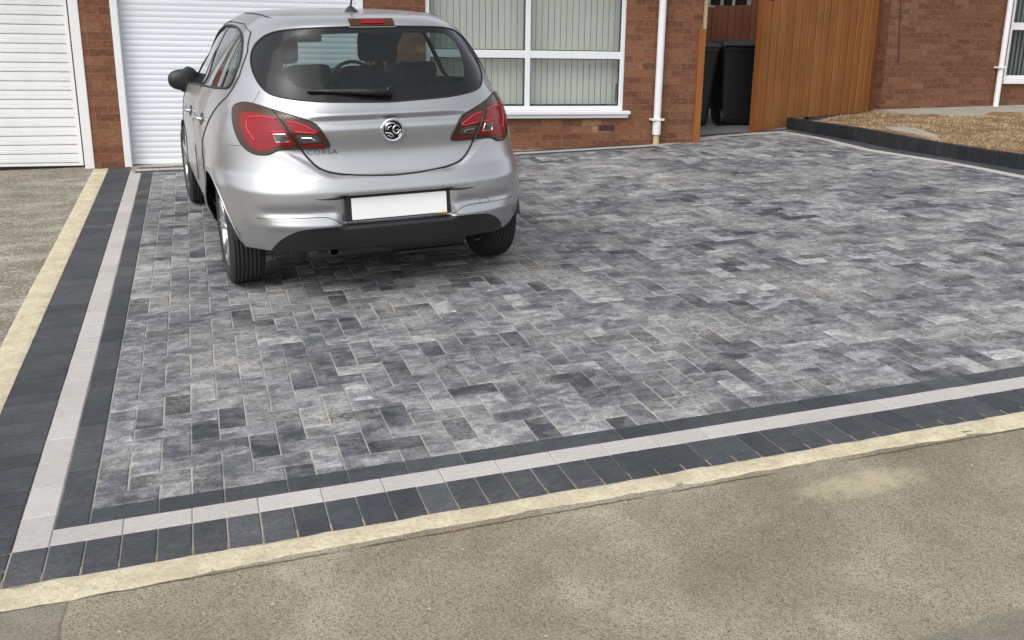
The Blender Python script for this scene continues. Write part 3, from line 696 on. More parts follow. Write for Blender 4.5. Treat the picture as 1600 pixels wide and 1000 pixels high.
# concrete apron along the neighbouring house and a stray slab in the grass
def npt(s,n): p=NB0+HDIR*s+HN*n; return (p.x,p.y)
mb=MB(); q=[npt(-.95,-.25),npt(-.75,-.95),npt(6,-1.0),npt(6,.1),npt(-.95,.1)]
m_=len(q); mb.add([(x,y,gz(x,y)+.096) for x,y in q]+[(x,y,gz(x,y)-.02) for x,y in q],[tuple(range(m_))]+[(i,m_+i,m_+(i+1)%m_,(i+1)%m_) for i in range(m_)])
o=mb.build('concrete_path',M['concrete']); o['kind']='structure'
mb=MB(); q=[(8.17+.15*math.cos(a)*(1+.3*math.sin(3*a)),6.12+.42*math.sin(a)) for a in [k*math.pi/8 for k in range(16)]]
m_=16; mb.add([(x,y,lz(x,y)+.010) for x,y in q]+[(x,y,gz(x,y)+.05) for x,y in q],[tuple(range(m_))]+[(i,m_+i,m_+(i+1)%m_,(i+1)%m_) for i in range(m_)])
o=mb.build('concrete_slab',M['concrete']); tag(o,'worn pale concrete slab lying in the dry grass just behind the kerb wall','slab')
# ------------------------------------------------------------------ neighbouring house
NH=empty('brick_house',(NB0.x,NB0.y,.45),'darker brick neighbouring house behind the dry lawn, with a white downpipe','house')
Wn=Wall(NB0.copy(),DS,DN); NW=(1.02,3.4,.83,2.35)
Wn.panel(-.93,6.5,-.1,2.9,[NW])
Wn.mb.add([Wn.p(-.93,8,-.1),Wn.p(-.93,0,-.1),Wn.p(-.93,0,2.9),Wn.p(-.93,4,4.2),Wn.p(-.93,8,2.9)],[(0,1,2,3,4)]); Wn.mb.add([Wn.p(6.5,0,-.1),Wn.p(6.5,8,-.1),Wn.p(6.5,8,2.9),Wn.p(6.5,4,4.2),Wn.p(6.5,0,2.9)],[(0,1,2,3,4)])
Wn.mb.add([Wn.p(6.5,8,-.1),Wn.p(-.93,8,-.1),Wn.p(-.93,8,2.9),Wn.p(6.5,8,2.9)],[(0,1,2,3)])
# side return: the wall steps back at the left of the pipe, seen beside the fence
FN=(NB0,DS,DN)
def nuv(co,p):
    r=co-NB0; return ((r.dot(DN) if abs(p.normal.dot(DS))>.7 else r.dot(DS)),co.z)
def npart(mb,name,mat,parent=None,**k): return hpart(mb,name,mat,parent or NH,**k)
npart(Wn.mb,'wall',M['brick2'],uv=nuv)
mb=MB(); 
def slab2(mb,s0,s1,n0,n1,z0,z1,t=.12): mb.add([Wn.p(s0,n0,z0),Wn.p(s1,n0,z0),Wn.p(s1,n1,z1),Wn.p(s0,n1,z1),Wn.p(s0,n0,z0+t),Wn.p(s1,n0,z0+t),Wn.p(s1,n1,z1+t),Wn.p(s0,n1,z1+t)],[(3,2,1,0),(4,5,6,7),(0,1,5,4),(1,2,6,5),(2,3,7,6),(3,0,4,7)])
slab2(mb,-1.2,6.7,-.35,4,2.8,4.25); slab2(mb,-1.2,6.7,8.35,4,2.8,4.25); npart(mb,'roof',M['tile'])
mb=MB(); lbox(mb,-.9,6.3,.6,7.9,0,2.5,frame=FN); npart(mb,'interior_wall',M['room'])
mb=MB(); a,b,c_,d_=1.02,3.4,.88,2.35
for (q0,q1,r0,r1) in ((a,a+.055,c_,d_),(b-.055,b,c_,d_),(a+.05,b-.05,c_,c_+.055),(a+.05,b-.05,d_-.05,d_),(1.95,2.01,c_+.05,d_-.05)): lbox(mb,q0,q1,.02,.09,r0,r1,c=.006,frame=FN)
lbox(mb,a+.05,b-.05,.026,.086,1.555,1.655,c=.006,frame=FN)
w2=npart(mb,'window',M['upvc'])
mb=MB(); lbox(mb,a-.03,b+.05,-.05,.09,.822,.879,c=.008,frame=FN); npart(mb,'sill',M['upvc'],w2)
mb=MB(); lbox(mb,a+.05,b-.05,.05,.054,c_+.05,d_-.05,frame=FN); npart(mb,'pane',M['house_glass'],w2)
bl=MB(); s=1.08
while s<3.35:
    bl.add([Wn.p(s-.036,.19-.018,.90),Wn.p(s+.036,.19+.018,.90),Wn.p(s+.036,.19+.018,2.33),Wn.p(s-.036,.19-.018,2.33)],[(0,1,2,3)]); s+=.07
bo=bl.build('vertical_blind',simple('grey_blind_fabric',(.26,.28,.29),.85,var=.08)); tag(bo,'grey vertical blind hanging in the neighbouring house window at the right edge','blind')
mb=MB(); q=Wn.p(.905,-.06,0); mb.tube([(q[0],q[1],2.8),(q[0],q[1],.435)],.038,seg=16); 
dp2=npart(mb,'downpipe',M['upvc']); mb=MB(); lbox(mb,.83,.96,-.11,-.003,1.035,1.06,c=.004,frame=FN); npart(mb,'bracket',M['upvc'],dp2)
mb=MB(); lbox(mb,.845,.965,-.115,-.003,.425,.46,c=.004,frame=FN); npart(mb,'pipe_shoe',M['upvc'],dp2)
mb=MB(); mb.tube([Wn.p(-.81,-.008,2.6),Wn.p(-.80,-.008,1.9),Wn.p(-.75,-.008,1.30),Wn.p(-.73,-.008,1.12),Wn.p(-.77,-.008,1.09)],.007,seg=6); npart(mb,'cable',M['cable'])
# dark airbrick low on the wall
mb=MB(); lbox(mb,-.72,-.57,-.004,.01,.70,.73,frame=FN); npart(mb,'air_brick',M['terracotta'])
# rear building glimpsed over the dark fence
RB=empty('outbuilding',(8.6,11.5,.35),'dark building with a grey-framed window glimpsed above the dark fence','building')
mb=MB(); Y=11.5
mb.box(7.0,8.36,Y,Y+.05,.2,4.6); mb.box(8.36,9.16,Y+.001,Y+.05,.2,1.80); mb.box(9.16,9.55,Y,Y+.05,.2,4.6); mb.box(8.36,9.16,Y+.001,Y+.05,2.9,4.6); mb.box(7.0,7.05,Y+.05,Y+3,.2,4.6); mb.box(9.50,9.55,Y+.05,Y+3,.2,4.6); mb.box(7.0,9.55,Y+3,Y+3.05,.2,4.6)
npart(mb,'wall',M['fence_dark'],RB)
mb=MB()
for q0,q1 in ((8.36,8.43),(8.62,8.66),(8.83,8.87),(9.10,9.16)): mb.box(q0,q1,Y-.02,Y+.03,1.80,2.9)
mb.box(8.36,9.16,Y-.022,Y+.031,1.775,1.82); mb.box(8.36,9.16,Y-.022,Y+.031,2.86,2.93); fw=npart(mb,'window',M['concrete_dark'],RB)
mb=MB(); mb.box(8.43,9.10,Y+.01,Y+.014,1.82,2.86); npart(mb,'pane',M['gloss_black'],fw)
mb=MB(); mb.box(6.9,9.65,Y-.2,Y+3.2,4.6,4.75); npart(mb,'roof',M['tile'],RB)
# ------------------------------------------------------------------ the other side of the street (seen only as reflections)
sheet('far_pavement',[-14,-6,0,6,16],[-18,-14.05],.02,M['pavement'])
# ------------------------------------------------------------------ silver hatchback
# ---- hatchback shell: stacked plan outlines (lateral, forward), rear axle at forward=0
TZ =[.17,.22,.30,.40,.50,.60,.66,.70,.80,.90,.97,1.04,1.10,1.20,1.30,1.38,1.42,1.45,1.475,1.489,1.498,1.502]
TW =[.80,.83,.86,.882,.892,.894,.892,.890,.881,.862,.842,.812,.775,.73,.68,.63,.595,.55,.50,.42,.30,.10]
TR =[.52,.60,.655,.685,.695,.692,.668,.650,.632,.628,.622,.575,.53,.455,.385,.335,.325,.295,.20,.02,-.30,-.54]
TF =[3.1,3.2,3.28,3.32,3.33,3.33,3.325,3.32,3.25,3.12,2.80,2.48,2.33,2.12,1.90,1.72,1.62,1.50,1.32,1.12,.90,.68]
TN =[3.2,3.4,3.6,3.7,3.8,3.8,3.7,3.6,3.5,3.4,3.3,3.3,3.4,3.6,3.6,3.4,3.2,3.0,2.8,2.6,2.4,2.2]
TCR=[.5]*18+[.52,.55,.58,.60]
TCF=[1.6]*13+[1.3,1.2,1.1,1.0,.95,.9,.8,.7,.61]
def herm(x,X,Y):
    X=np.array(X);Y=np.array(Y);h=np.diff(X);s=np.diff(Y)/h
    m=np.zeros(len(X)); m[1:-1]=np.where(s[:-1]*s[1:]>0,2*s[:-1]*s[1:]/(s[:-1]+s[1:]+1e-12),0); m[0]=s[0];m[-1]=s[-1]
    i=np.clip(np.searchsorted(X,x)-1,0,len(h)-1); t=(x-X[i])/h[i]
    return (2*t**3-3*t**2+1)*Y[i]+(t**3-2*t**2+t)*h[i]*m[i]+(-2*t**3+3*t**2)*Y[i+1]+(t**3-t**2)*h[i]*m[i+1]
def resamp(P,n):
    d=np.r_[0,np.cumsum(np.hypot(*np.diff(P,axis=0).T))]; t=np.linspace(0,d[-1],n)
    return np.c_[np.interp(t,d,P[:,0]),np.interp(t,d,P[:,1])]
NR,NS,NF=171,90,81
def slice_(z):
    w,R,Fx,n,cR,cF=[float(herm(z,TZ,T)) for T in (TW,TR,TF,TN,TCR,TCF)]
    th=np.linspace(0,np.pi/2,500)
    q=np.c_[w*np.cos(th)**(2/n), cR-(R+cR)*np.sin(th)**(2/n)]
    rear=resamp(np.r_[q,(q*[-1,1])[::-1][1:]],NR)        # from +lat side round the back to -lat side
    q=np.c_[w*np.cos(th)**(2/2.6), cF+(Fx-cF)*np.sin(th)**(2/2.6)]
    front=resamp(np.r_[q*[-1,1],q[::-1][1:]],NF)
    L=np.c_[np.full(NS,-w),np.linspace(cR,cF,NS)]; Rr=np.c_[np.full(NS,w),np.linspace(cF,cR,NS)]
    return np.r_[rear[:-1],L[:-1],front[:-1],Rr[:-1]]
def smooth(a,b,x):
    t=np.clip((x-a)/(b-a),0,1); return t*t*(3-2*t)
def shape(P):
    """sculpting on top of the plain shell; P = (n,3) lat, fwd, z"""
    P=P.copy(); x,y,z=P.T; ax=np.abs(x)
    rear=smooth(-.2,-.45,y)
    # tailgate crease with hollow under it
    m=rear*(1-smooth(.25,.50,ax))
    P[:,1]+=m*.021*np.exp(-((z-.958)/.020)**2)
    P[:,1]-=m*.009*np.exp(-((z-.990)/.012)**2)
    # step from the tailgate down onto the bumper shelf (follows the tailgate's lower edge)
    zt=.672+.20*smooth(.36,.62,ax)*0+ (.13*smooth(.30,.58,ax))
    P[:,1]+=rear*(1-smooth(.50,.60,ax))*.022*smooth(zt-.006,zt+.010,z)*(1-smooth(.80,.92,z))
    # number plate recess
    k=rear*(1-smooth(.285,.33,ax))*smooth(.405,.43,z)*(1-smooth(.572,.584,z))
    P[:,1]+=k*.045
    # bumper horizontal sculpt: crease wings each side of the plate
    k=rear*smooth(.30,.36,ax)*(1-smooth(.62,.78,ax))
    P[:,1]+=k*.020*np.exp(-((z-.50-.03*smooth(.3,.6,ax)*0)/.030)**2)*(z<.6)
    P[:,1]-=k*.012*np.exp(-((z-.425)/.020)**2)
    # side sculpt
    side=smooth(.75,.8,ax)*smooth(-.1,.3,y)*(1-smooth(2.3,2.6,y))
    P[:,0]-=np.sign(x)*side*.016*np.exp(-((z-.58)/.12)**2)
    # wheel arch flare
    for c in (0,2.51):
        r=np.hypot(y-c,z-.31); P[:,0]+=np.sign(x)*smooth(.6,.8,ax)*.014*np.exp(-((r-.36)/.05)**2)*(z<.85)
    # plan taper towards the nose, tucked-in sills
    P[:,0]*=1-.025*smooth(.4,2.2,P[:,1])-.055*smooth(.95,1.05,P[:,2])*smooth(.7,2.0,P[:,1])
    P[:,0]*=1-.045*(1-smooth(.20,.42,P[:,2]))*smooth(-.3,.1,P[:,1])
    return P
def build():
    zs=np.r_[np.arange(.17,.40,.012),np.arange(.40,1.02,.0085),np.arange(1.02,1.41,.012),np.arange(1.41,1.475,.005),np.linspace(1.475,1.502,14)]
    S=[slice_(z) for z in zs]; n=len(S[0])
    V=np.array([[p[0],p[1],z] for s,z in zip(S,zs) for p in s])
    # unrolled coordinate u : metres from the rear centre line
    U=[]
    mid=(NR-1)//2
    for s in S:
        d=np.hypot(*(np.roll(s,-1,0)-s).T); c=np.r_[0,np.cumsum(d)][:n]; U.append(c-c[mid])
    U=-np.concatenate(U)   # +u = right (lat +), - = left
    # right-hand side past the start wraps; not used
    V=shape(V)
    F=[]
    for i in range(len(zs)-1):
        for j in range(n):
            k=(j+1)%n; F.append((i*n+j,(i+1)*n+j,(i+1)*n+k,i*n+k))
    return V,U,F,n,zs

CN=Vector((-SA,-SB,1)).normalized(); YAW=R(4.5); CE2=Vector((-math.sin(YAW),math.cos(YAW),0)); CE2=(CE2-CN*CE2.dot(CN)).normalized(); CE1=CE2.cross(CN)
CO=Vector((1.562,2.873,0.0))
CO.z=gz(CO.x,CO.y)+.001
car=empty('parked_car',(0,0,0),'silver five-door hatchback parked nose-in on the grey block driveway','car')
car.matrix_world=Matrix(((CE1.x,CE2.x,CN.x,CO.x),(CE1.y,CE2.y,CN.y,CO.y),(CE1.z,CE2.z,CN.z,CO.z),(0,0,0,1)))
V0,U0,F0,NCOL,ZS=build()
NZ=len(ZS)
Vg=V0.reshape(NZ,NCOL,3); Ug=U0.reshape(NZ,NCOL)
# vertex normals of the whole shell
def vnorm(V,F):
    N=np.zeros_like(V); A=np.array(F); n=np.cross(V[A[:,2]]-V[A[:,0]],V[A[:,3]]-V[A[:,1]])
    for k in range(4): np.add.at(N,A[:,k],n)
    return N/np.maximum(np.linalg.norm(N,axis=1,keepdims=True),1e-9)
N0=vnorm(V0,F0)
_c=V0.mean(0)
if ((V0-_c)*N0).sum(1).mean()<0: N0=-N0; F0=[f[::-1] for f in F0]
VX=[tuple(v) for v in V0]; UX=list(U0); NX=[tuple(v) for v in N0]
cache={}
def cut(faces,fn):
    """split faces along fn=0; returns (inside, outside)"""
    A=np.array(VX); UU=np.array(UX); val=fn(A[:,0],A[:,1],A[:,2],UU); val=np.where(np.abs(val)<1e-7,1e-7,val)
    loc={}
    def mid(a,b):
        k=(a,b) if a<b else (b,a)
        if k in loc: return loc[k]
        t=val[a]/(val[a]-val[b]); p=tuple(VX[a][i]*(1-t)+VX[b][i]*t for i in range(3)); n=tuple(NX[a][i]*(1-t)+NX[b][i]*t for i in range(3))
        VX.append(p); NX.append(n); UX.append(UX[a]*(1-t)+UX[b]*t); loc[k]=len(VX)-1; return loc[k]
    I=[];O=[]
    for f in faces:
        s=[val[i]<0 for i in f]
        if all(s): I.append(f); continue
        if not any(s): O.append(f); continue
        a=[];b=[]
        for i in range(len(f)):
            p,q=f[i],f[(i+1)%len(f)]
            (a if s[i] else b).append(p)
            if s[i]!=s[(i+1)%len(f)]: m=mid(p,q); a.append(m); b.append(m)
        if len(a)>2: I.append(tuple(a))
        if len(b)>2: O.append(tuple(b))
    return I,O
def catmull(P,n=6,closed=True):
    P=[np.array(p,float) for p in P]; m=len(P); out=[]
    for i in range(m if closed else m-1):
        if closed: a,b,c,d=P[i-1],P[i],P[(i+1)%m],P[(i+2)%m]
        else: a,b,c,d=P[max(i-1,0)],P[i],P[i+1],P[min(i+2,m-1)]
        for k in range(n):
            t=k/n; out.append(.5*((2*b)+(-a+c)*t+(2*a-5*b+4*c-d)*t*t+(-a+3*b-3*c+d)*t**3))
    if not closed: out.append(P[-1])
    return np.array(out)
def sdf(poly,px,py):
    P=np.array(poly); Q=np.roll(P,-1,0); d=np.full(px.shape,1e9); ins=np.zeros(px.shape,bool)
    for a,b in zip(P,Q):
        e=b-a; w0=px-a[0]; w1=py-a[1]; t=np.clip((w0*e[0]+w1*e[1])/max(e@e,1e-12),0,1); d=np.minimum(d,np.hypot(w0-e[0]*t,w1-e[1]*t))
        c=((a[1]>py)!=(b[1]>py)); x=(b[0]-a[0])*(py-a[1])/np.where(abs(b[1]-a[1])<1e-12,1e-12,b[1]-a[1])+a[0]; ins^=(c&(px<x))
    return np.where(ins,-d,d)
def rear_f(poly,mirror=True):      # outline in (u,z); mirror: given for u<0, used on both sides
    def f(x,y,z,u):
        v=sdf(poly,-np.abs(u) if mirror else u,z); return np.where(y>.55,1,v)
    return f
def side_f(poly,sgn=0,lat=.5):
    def f(x,y,z,u):
        v=sdf(poly,y,z); return np.where((np.abs(x)<lat)|((sgn!=0)&(x*sgn<0)),1.,v)
    return f
def surf_uz(u,z,off=0):
    k=int(np.clip(np.searchsorted(ZS,z)-1,0,NZ-2)); t=(z-ZS[k])/(ZS[k+1]-ZS[k]); r=[]
    for kk in (k,k+1):
        uu=Ug[kk][:NR+120]; o=np.argsort(uu); r.append(np.array([np.interp(u,uu[o],Vg[kk][:NR+120][o][:,i]) for i in range(3)]))
    return r[0]*(1-t)+r[1]*t
def nrm(fn,a,b):
    p=fn(a,b); e=.012; v1=fn(a+e,b)-fn(a-e,b); v2=fn(a,b+e)-fn(a,b-e); n=np.cross(v1,v2); n/=np.linalg.norm(n)+1e-12
    c=np.array([0,.9,.7])
    if (p-c)@n<0: n=-n
    return p,n
def surf_right(u,z): p=surf_uz(-abs(u),z); return p*np.array([-1,1,1])
def P_uz(u,z,off=0):
    p,n=nrm(surf_uz,-abs(u),z); 
    if u>0: p=p*[-1,1,1]; n=n*[-1,1,1]
    return p+n*off
JL=slice(NR-40,NR+NS+10)
def surf_yz(y,z):
    k=int(np.clip(np.searchsorted(ZS,z)-1,0,NZ-2)); t=(z-ZS[k])/(ZS[k+1]-ZS[k]); r=[]
    for kk in (k,k+1):
        row=Vg[kk][NR-60:NR+NS+50]; o=np.argsort(row[:,1]); r.append(np.array([np.interp(y,row[o][:,1],row[o][:,0]),y,ZS[kk]]))
    return r[0]*(1-t)+r[1]*t
def P_yz(y,z,sgn=-1,off=0):
    p,n=nrm(surf_yz,y,z); q=p+n*off
    if sgn>0: q=q*[-1,1,1]
    return q
def mobj(faces,name,mat,parent=car,off=0,flip=False):
    ids=sorted({i for f in faces for i in f}); mp={g:i for i,g in enumerate(ids)}
    mb=MB(); mb.v=[tuple(VX[g][k]+NX[g][k]*off for k in range(3)) for g in ids]
    mb.f=[tuple(mp[i] for i in (f[::-1] if flip else f)) for f in faces]; mb.m=[0]*len(mb.f); mb.t=[.5]*len(mb.f)
    return mb.build(name,mat,parent,smooth=True,fixn=False)
def part(mb,name,mat,parent=car,**k): return mb.build(name,mat,parent,**k)
# --- outlines (half outlines for u<0, closed through u=0)
GL=[(0,1.423),(-.29,1.417),(-.46,1.407),(-.575,1.387),(-.655,1.353),(-.705,1.315),(-.727,1.272),(-.722,1.222),(-.695,1.168),(-.655,1.120),(-.600,1.089),(-.51,1.071),(-.395,1.059),(-.28,1.052),(0,1.043)]
def half(pts,n=5):
    h=[tuple(p) for p in catmull(pts,n,False)]; h[0]=(0,pts[0][1]); h[-1]=(0,pts[-1][1])
    return h+[(.2,pts[-1][1]),(.2,pts[0][1])]
GIN=[(0,1.387),(-.30,1.384),(-.42,1.375),(-.475,1.352),(-.502,1.315),(-.508,1.245),(-.490,1.168),(-.460,1.136),(-.395,1.116),(-.2,1.108),(0,1.106)]
LAMP=[(-.905,1.010),(-.835,1.038),(-.738,1.041),(-.61,1.016),(-.482,.983),(-.410,.955),(-.374,.918),(-.337,.850),(-.347,.826),(-.478,.823),(-.592,.820),(-.650,.799),(-.705,.794),(-.762,.806),(-.820,.838),(-.870,.893),(-.905,.955)]
LAMPS=catmull(LAMP,5)
TRIM=[(-.76,.10),(-.70,.275),(-.640,.345),(-.560,.395),(-.47,.416),(-.30,.422),(0,.421)]
TRIMP=[(-.76,.10)]+[tuple(p) for p in catmull(TRIM[1:],5,False)]+[(.2,.421),(.2,.10)]
TAIL=[(0,.668),(-.175,.676),(-.310,.692),(-.392,.722),(-.444,.774),(-.478,.823),(-.545,.933),(-.612,1.016),(-.668,1.052),(-.650,1.105),(-.720,1.20),(-.735,1.29),(-.64,1.39),(-.50,1.436),(0,1.462)]
TAILP=half(TAIL,4)
DLO=[(1.98,.985),(1.80,1.11),(1.55,1.24),(1.30,1.34),(1.05,1.390),(.70,1.405),(.35,1.398),(.10,1.360),(-.04,1.28),(-.085,1.19),(-.06,1.108),(.10,1.088),(.55,1.062),(1.2,1.025)]
DLOP=catmull(DLO,5)
RD=[(.45,.27),(.88,.27),(.88,1.425),(.3,1.425),(.02,1.39),(-.10,1.29),(-.14,1.17),(-.10,1.06),(.08,.93),(.27,.78),(.40,.58)]
FD=[(.885,.27),(1.98,.27),(2.03,.60),(2.03,.98),(1.84,1.13),(1.58,1.265),(1.32,1.37),(1.05,1.42),(.885,1.425)]
faces=F0
# underside edge
faces=cut(faces,lambda x,y,z,u:(.285-.10*np.clip((y+.45)/.25,0,1)*1.0+.0*u)-z*1.0)[1] if False else cut(faces,lambda x,y,z,u:z-(np.where(y<-.30,.285+.008*np.clip((.60-np.abs(x))/.15,0,1),.205)))[1]
for c in (0,2.51): faces=cut(faces,lambda x,y,z,u,c=c:np.where(np.abs(x)>.62,np.hypot(y-c,z-.30)-.352,1.))[1]
glass_all,faces=cut(faces,rear_f(half(GL)))
glass_in,glass_bd=cut(glass_all,rear_f(half(GIN)))
lampF,faces=cut(faces,rear_f(LAMPS))
trimF,faces=cut(faces,rear_f(TRIMP))
sideG,faces=cut(faces,side_f(DLOP))
wsF,faces=cut(faces,lambda x,y,z,u:np.where(y<1.25,1.,sdf([(-.64,1.04),(-.50,1.40),(-.3,1.425),(.3,1.425),(.50,1.40),(.64,1.04),(.35,1.01),(-.35,1.01)],x,z)))
tailF,faces=cut(faces,rear_f(TAILP))
doors=[]
for sg in (-1,1):
    for nm,pl in (('rear_door',RD),('front_door',FD)):
        f,faces=cut(faces,side_f(pl,sg,.5)); doors.append((nm,sg,f))
bump,faces=cut(faces,lambda x,y,z,u:np.maximum(z-.838+.02*np.clip((np.abs(u)-.8)/.3,0,1),y+.30))
body=mobj(faces,'body',M['paint'])
mobj(faces+tailF+[f for d in doors for f in d[2]],'cabin_lining',M['interior'],off=-.014,flip=True)
tail=mobj(tailF,'tailgate',M['paint']); bumper=mobj(bump,'rear_bumper',M['paint'])
dobj={}
for nm,sg,f in doors: dobj[(nm,sg)]=mobj(f,nm,M['paint'])
trim=mobj(trimF,'rear_valance',M['black_plastic'],off=.002)
# roll the valance forward under the car so it has depth
rg=mobj(glass_in,'rear_window',M['rear_glass'],off=-.001); mobj(glass_bd,'window_border',M['gloss_black'],rg,off=-.001)
ws=mobj(wsF,'windscreen',M['side_glass'],off=-.002)
# side glazing split by the pillars
for sg in (-1,1):
    g,_=cut(sideG,lambda x,y,z,u,sg=sg:-x*sg)
    pil,rest=cut(g,lambda x,y,z,u:np.abs(y-.885-.02*(z-1.2))-.055)
    fr,rr=cut(rest,lambda x,y,z,u:.885-y)
    q,_r=cut(rr,lambda x,y,z,u:np.abs(y-.10+.10*(z-1.2))-.013)
    mobj(fr,'side_window',M['side_glass'],dobj[('front_door',sg)],off=-.004); mobj(_r,'side_window',M['side_glass'],dobj[('rear_door',sg)],off=-.004)
    mobj(pil,'door_pillar',M['gloss_black'],dobj[('front_door',sg)],off=-.001); mobj(q,'glass_divider',M['black_rubber'],dobj[('rear_door',sg)],off=0)
# --- seams and seals
def tube_uz(mb,pts,r,off=0,sm=4,closed=False,seg=6):
    pp=catmull(pts,sm,closed) if sm else np.array(pts); mb.tube([tuple(P_uz(u,z,off)) for u,z in pp],r,seg,closed=closed)
def tube_yz(mb,pts,r,sgn,off=0,sm=4,closed=False,seg=6):
    pp=catmull(pts,sm,closed) if sm else np.array(pts); mb.tube([tuple(P_yz(y,z,sgn,off)) for y,z in pp],r,seg,closed=closed)
m=MB(); full=[(u,z) for u,z in catmull(GL,4,False)]; full=full+[(-u,z) for u,z in full[::-1][1:-1]]
m.tube([tuple(P_uz(u if abs(u)>1e-4 else -1e-4,z,.0)) for u,z in full],.005,6,closed=True); part(m,'window_seal',M['black_rubber'],rg,smooth=True)
m=MB(); low=[(u,z) for u,z in catmull(TAIL[:6],4,False)]; low=low[::-1][:-1]+[(-abs(u)*-1,z) for u,z in low]
m.tube([tuple(P_uz(u if abs(u)>1e-4 else -1e-4,z,.0)) for u,z in low],.0060,6); part(m,'tailgate_gap',M['black_rubber'],tail,smooth=True)
for s in (-1,1):
    m=MB(); m.tube([tuple(P_uz(s*u,z)) for u,z in catmull([(.738,1.043),(.715,1.062),(.672,1.108)],3,False)],.0016,6); part(m,'panel_gap',M['steel_dark'],body)
    m=MB(); m.tube([tuple(P_uz(s*u,z)) for u,z in catmull([(.822,.838),(.86,.828),(.96,.824)],3,False)],.0016,6); part(m,'panel_gap',M['steel_dark'],bumper)
    for nm,pl in (('rear_door',RD),('front_door',FD)):
        m=MB(); m.tube([tuple(P_yz(y,z,s,.0022)) for y,z in [tuple(a) for p,q in zip(pl,pl[1:]+pl[:1]) for a in (np.array(p)+(np.array(q)-np.array(p))*k/6 for k in range(6))]],.0026,6,closed=True); part(m,'panel_gap',M['black_rubber'],dobj[(nm,s)])
    m=MB(); m.tube([tuple(P_yz(y,z,s,.002)) for y,z in catmull(DLO,3)],.007,6,closed=True); part(m,'window_seal',M['black_rubber'],dobj[('front_door',s)],smooth=True)
    # roof ditch strip
    m=MB(); m.tube([tuple(P_yz(y,z,s,.0)) for y,z in ((.9,1.4745),(.6,1.4765),(.3,1.474),(.1,1.466),(-.10,1.450))],[.006,.006,.006,.005,.001],6); part(m,'roof_strip',M['black_rubber'],body,smooth=True)
# underside and wheel wells
m=MB(); m.box(-.76,.76,.38,2.12,.225,.24); m.box(-.46,.46,-.40,.38,.190,.24); m.box(.04,.46,-.44,-.12,.175,.19); m.box(-.53,.53,2.12,3.0,.226,.24); m.box(-.60,.60,.30,2.15,.19,.225); m.box(-.40,.40,-.50,-.30,.24,.31); part(m,'floor_pan',M['black_plastic'])
for s in (-1,1):
    for c in (0,2.51):
        m=MB(); m.lathe([(0,.353),(s*-.28,.353),(s*-.28,.10)],(s*.835,c,.30),'x',40,a0=R(4),a1=R(176)); part(m,'wheel_arch_liner',M['black_plastic'],smooth=False)
        m=MB(); pts=[]
        for k in range(29):
            a=R(2+ (176)*k/28); y=c+.352*math.cos(a); z=.30+.352*math.sin(a)
            if z<.22: continue
            q=P_yz(y,z,s,-.002); pts.append(tuple(q))
        m.tube(pts,.007,6); part(m,'arch_edge',M['paint'],body,smooth=True)
# lower edge of the valance, plus inner return
m=MB(); N_=24
vs=[]
for k in range(N_+1):
    u=-.56+1.12*k/N_; p=P_uz(u if abs(u)>1e-3 else 1e-3,.294,.002); vs+= [tuple(p),(p[0],p[1]+.03,.280),(p[0]*.97,p[1]+.16,.30)]
m.add(vs,[(3*k+j,3*k+3+j,3*k+4+j,3*k+1+j) for k in range(N_) for j in (0,1)]); part(m,'valance_return',M['black_plastic'],trim,smooth=True)
# --- tail lamps
def patch(base,poly,name,mat,off,parent):
    f,_=cut(base,rear_f(poly,False)); 
    if f: return mobj(f,name,mat,parent,off=off)
RED1=[(-.826,.992),(-.738,1.000),(-.660,.990),(-.592,.976),(-.560,.930),(-.525,.877),(-.497,.845),(-.586,.843),(-.640,.822),(-.695,.812),(-.745,.828),(-.790,.870),(-.825,.925),(-.838,.965)]
RED2=[(-.556,.968),(-.484,.961),(-.429,.936),(-.388,.902),(-.511,.909)]
RED3=[(-.470,.846),(-.352,.848),(-.362,.836),(-.466,.836)]
CL1=[(-.616,.899),(-.552,.901),(-.530,.863),(-.601,.860)]; CL2=[(-.501,.900),(-.390,.896),(-.369,.858),(-.474,.853)]
C1=[(-.589,.973),(-.666,.981),(-.741,.978),(-.773,.960),(-.774,.925),(-.752,.893),(-.720,.864)]
C2=[(-.634,.909),(-.546,.912)]; C3=[(-.542,.962),(-.484,.954),(-.430,.928),(-.393,.905),(-.500,.912)]
for s in (-1,1):
    lf,_=cut(lampF,lambda x,y,z,u,s=s:-x*s)
    lens=mobj(lf,'tail_lamp',M['lamp_smoke'],off=.007)
    mr=lambda P:[(abs(u)*s,z) for u,z in P]
    m=MB(); m.tube([tuple(P_uz(abs(u)*s,z,.003)) for u,z in LAMPS],.0052,6,closed=True); part(m,'lamp_gasket',M['black_rubber'],lens,smooth=True)
    for P_ in (RED1,RED2,RED3): patch(lf,mr(P_),'red_lens',M['lamp_red'],.0085,lens)
    for P_ in (CL1,CL2): patch(lf,mr(P_),'clear_lens',M['lamp_clear'],.0100,lens)
    for P_ in (C1,C2,C3):
        m=MB(); m.tube([tuple(P_uz(abs(u)*s,z,.0085)) for u,z in catmull(P_,4,False)],.0045,6); part(m,'light_guide',M['lamp_guide'],lens,smooth=True)
    m=MB(); m.tube([tuple(P_uz(abs(u)*s,z,.0075)) for u,z in catmull([(.610,1.016),(.545,.933),(.479,.824)],3,False)],.0032,6); part(m,'lens_split',M['gloss_black'],lens)
    m=MB(); m.tube([tuple(P_uz(abs(u)*s,z,.0105)) for u,z in CL1],.0016,5,closed=True); part(m,'reflector',M['chrome'],lens); m=MB(); m.tube([tuple(P_uz(abs(u)*s,z,.0105)) for u,z in [(-.47,.882),(-.42,.880),(-.405,.868)]],.004,5); part(m,'reflector',M['chrome'],lens)
